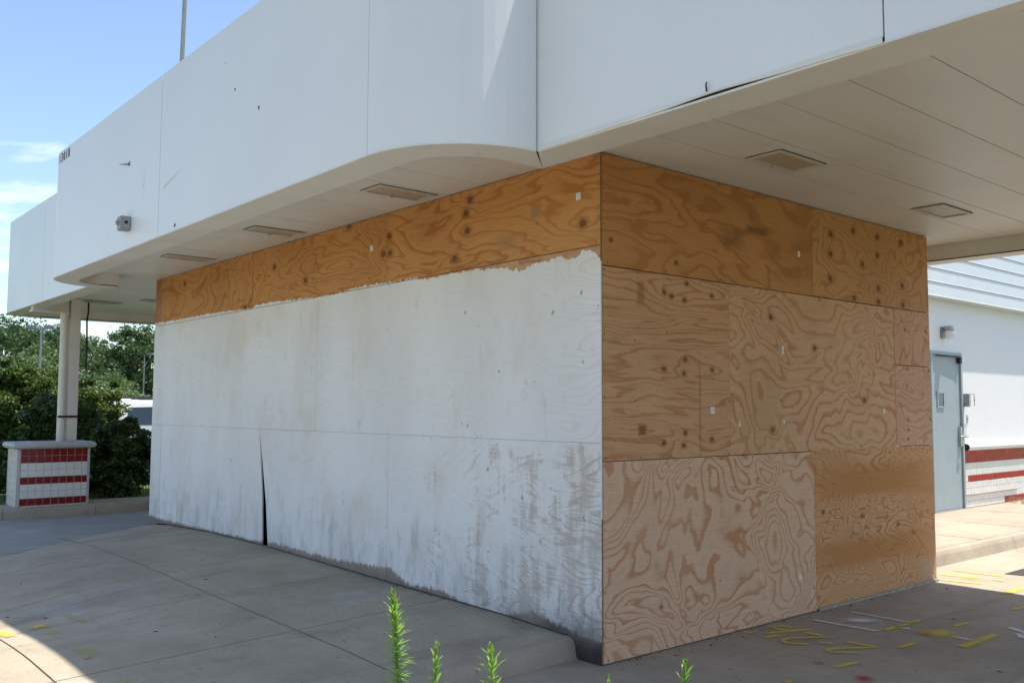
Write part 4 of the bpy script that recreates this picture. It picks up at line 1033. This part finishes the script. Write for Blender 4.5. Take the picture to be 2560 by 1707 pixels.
shrub(-1.35, 14.6, 2.5, 1.7, 1.6, 'leaf_shrub', 'sunlit yellow-green shrub at the left picture edge', 130, 190)
shrub(1.05, 14.6, 2.1, 1.5, 1.5, 'leaf_shrub', 'green shrub with a lit top just past the hanging cable', 130, 190)
# grass tufts on the verge
m = MB()
for i in range(2600):
    x, y = random.uniform(-4, 3.6), random.uniform(11.5, 16.5)
    z = .10-.07*(y-11.28)/6.2
    a = random.uniform(0, 2*PI); h = random.uniform(.05, .16); l = random.uniform(.0, .07); w = .006
    m.add([(x-math.sin(a)*w, y+math.cos(a)*w, z), (x+math.sin(a)*w, y-math.cos(a)*w, z), (x+math.cos(a)*l, y+math.sin(a)*l, z+h)], [(0,1,2)])
tag(m.build('grass', 'grass'), 'short grass growing on the verge behind the curb', 'grass', kind='stuff')

# weeds in the foreground
def weed(px, py, depth, top_n, leaf_len, lean, label, width=.007, spread=1., base_z=0., stem=.9):
    top = CP+ray(px, py)*depth
    W = empty('weed', (top.x-lean[0], top.y-lean[1], base_z), label, 'weed', 'weeds in front of the curb')
    b = Vector((top.x-lean[0], top.y-lean[1], base_z)); L = top.z-base_z
    def P(t):
        t = float(t); return Vector((b.x+lean[0]*t*t, b.y+lean[1]*t*t, b.z+L*t))
    MB().tube([P(t) for t in np.linspace(0, .985, 9)], list(np.linspace(.0045, .0016, 9)), 7).build('stem', 'leaf_weed', W)
    m = MB(); ga = 2.399963
    for i in range(top_n):
        t = 1-(i/top_n)**1.15*stem*.62; p = P(t); a = i*ga+random.uniform(-.25, .25)
        up = .95*(1-min(1, i/(top_n*.3)))+.60+random.uniform(-.3, .25)
        ln = leaf_len*(min(1, .45+i/(top_n*.22)))*random.uniform(.5, 1.2)
        d = Vector((math.cos(a)*math.cos(up), math.sin(a)*math.cos(up), math.sin(up))); s = Vector((-math.sin(a), math.cos(a), 0))
        pts = []
        for k, (q, wd) in enumerate([(0, .25), (.3, .9), (.65, .8), (1., .0)]):
            c = p+d*ln*q*spread+Vector((0, 0, -ln*.28*q*q))
            pts += [c-s*width*wd*.5, c+s*width*wd*.5]
        m.add(pts, [(0,1,3,2), (2,3,5,4), (4,5,7,6)])
    m.build('leaves', 'leaf_weed', W)
weed(982, 1484, 2.6, 460, .056, (-.05, .005), 'tallest bright green weed spike in front of the curb', .0075)
weed(1092, 1614, 2.6, 170, .050, (.035, .02), 'narrow green weed right beside the tallest spike', .0085)
weed(1225, 1617, 2.6, 150, .062, (-.03, .03), 'feathery green weed in front of the curb end', .009)
weed(1522, 1690, 2.6, 40, .032, (.0, .0), 'tip of a small weed below the plywood corner', .012)
weed(1712, 1656, 2.6, 110, .062, (.01, .0), 'leafy wide weed in front of the bare plywood side', .0095)
# dry weeds at the foot of the far wall
m = MB()
for i in range(60):
    x = random.uniform(11.1, 13.); y = YW-.06-random.uniform(0, .25); a = random.uniform(0, 2*PI); L = random.uniform(.08, .3)
    m.tube([(x, y, .15), (x+math.cos(a)*L*.5, y+math.sin(a)*L*.3, .15+L*.35), (x+math.cos(a)*L, y-abs(math.sin(a))*L*.5, .16+L*.2)], [.004, .004, .002], 4)
tag(m.build('dry_weeds', 'leaf_dry'), 'yellow dried weeds lying along the foot of the tiled wall', 'weeds', kind='stuff')

# ================================================================== PARKING LOT: lamp poles and vehicles
def lamp(px, dist, h, label, two=True):
    x, y = at(px, dist); L = empty('lamp_pole', (x, y, -.03), label, 'lamp pole', 'parking lot lamp poles')
    MB().tube([(x, y, -.03), (x, y, .6)], .22, 12).build('footing', 'curb', L)
    MB().tube([(x, y, .6), (x, y, h)], [.09, .06], 10).build('pole', 'grey_metal', L)
    d = Vector((rr.x, rr.y, 0)).normalized(); n = Vector((-d.y, d.x, 0))
    for s in (-1, 1):
        c = Vector((x, y, h))+d*s*.62
        vs = [c+d*a+n*b+Vector((0, 0, z)) for z in (-.12, .14) for a, b in ((-.36, -.22), (.36, -.22), (.36, .22), (-.36, .22))]
        MB().add(vs, [(3,2,1,0),(4,5,6,7),(0,1,5,4),(1,2,6,5),(2,3,7,6),(3,0,4,7)]).build('lamp_head', 'box_grey', L, .03)
    MB().tube([Vector((x, y, h))-d*.3, Vector((x, y, h))+d*.3], .04, 8).build('arm', 'grey_metal', L)
lamp(96, 74, 7.3, 'tall double-headed lamp pole left of the drain pipe'); lamp(357, 104, 7.2, 'double-headed lamp pole close to the painted plywood edge')
def suv(x, y, ang, label, scale=1.):
    V = empty('parked_car', (x, y, -.03), label, 'car', 'white vehicles in the parking lot')
    ca, sa = math.cos(ang), math.sin(ang)
    def T(l, w, z): return (x+(l*ca-w*sa)*scale, y+(l*sa+w*ca)*scale, -.03+z*scale)
    W = .94
    low = [(-2.3,.42),(-2.34,.62),(-2.30,1.0),(-2.22,1.08),(.95,1.08),(1.9,1.0),(2.25,.88),(2.34,.6),(2.3,.36),(1.95,.33),(1.9,.55),(1.75,.74),(1.5,.82),(1.25,.74),(1.1,.55),(1.05,.33),(-1.0,.33),(-1.05,.55),(-1.2,.74),(-1.45,.82),(-1.7,.74),(-1.85,.55),(-1.9,.35)]
    MB().prism(low, lambda p, q, t: T(p, t, q), -W, W).build('body', 'car_white', V, .03)
    cab = [(-2.22,1.08,W-.02),(-2.05,1.72,W-.17),(-1.9,1.80,W-.22),(.1,1.82,W-.22),(.95,1.08,W-.02)]
    n = len(cab); vs = [T(l, -w, z) for l, z, w in cab]+[T(l, w, z) for l, z, w in cab]
    MB().add(vs, [tuple(range(n-1, -1, -1)), tuple(range(n, 2*n))]+[(i, (i+1) % n, n+(i+1) % n, n+i) for i in range(n)]).build('cabin', 'car_white', V, .02)
    for s in (-1, 1):
        for (a, b, c_, d) in [((-1.95,1.16),(-1.2,1.16),(-1.2,1.64),(-1.86,1.62)), ((-1.12,1.16),(-.32,1.16),(-.32,1.66),(-1.12,1.65)), ((-.24,1.16),(.72,1.16),(.18,1.66),(-.24,1.66))]:
            q = [T(l, s*(W-.02-(z-1.08)*.245+.012), z) for l, z in (a, b, c_, d)]
            obj_from('side_window', q, [(0,1,2,3)], 'car_glass', V)
        MB().tube([T(-1.85, s*(W-.26), 1.85), T(.0, s*(W-.26), 1.87)], .022, 6).build('roof_rail', 'car_dark', V)
        MB().box(-.03, .03, -.09, .09, -.2, .2)
        tl = MB(); tl.add([T(-2.352+a, s*(W-.2)+b, z) for z in (.86, 1.06) for a, b in ((0, -.12), (.2, -.12), (.2, .17), (0, .17))], [(3,2,1,0),(4,5,6,7),(0,1,5,4),(1,2,6,5),(2,3,7,6),(3,0,4,7)]); tl.build('tail_lamp', 'car_red', V)
        for l in (-1.45, 1.5):
            wv = MB(); wv.tube([T(l, s*(W-.22), .36), T(l, s*(W+.005), .36)], .36*scale, 20); wh = wv.build('wheel', 'tyre', V)
            MB().tube([T(l, s*(W+.004), .36), T(l, s*(W+.014), .36)], .22*scale, 16).build('rim', 'steel', wh)
    q = [T(-2.215, w, 1.16) for w in (-.72, .72)]+[T(-2.10, w, 1.60) for w in (.62, -.62)]
    obj_from('rear_window', q, [(0,1,2,3)], 'car_glass', V)
    boxb = MB(); boxb.add([T(-2.38+a, b, z) for z in (.40, .62) for a, b in ((0, -.85), (.1, -.85), (.1, .85), (0, .85))], [(3,2,1,0),(4,5,6,7),(0,1,5,4),(1,2,6,5),(2,3,7,6),(3,0,4,7)]); boxb.build('bumper', 'car_dark', V)
hd = math.atan2(rr.y, rr.x)
x, y = at(292, 27.5); suv(x+2.3*math.cos(hd+.25), y+2.3*math.sin(hd+.25), hd+.25, 'white vehicle nearest the plywood edge, half hidden by the dark shrub')
x, y = at(276, 34.5); suv(x+2.3*math.cos(hd+.15), y+2.3*math.sin(hd+.15), hd+.15, 'second white vehicle with roof rails, parked behind the nearer one', 1.06)
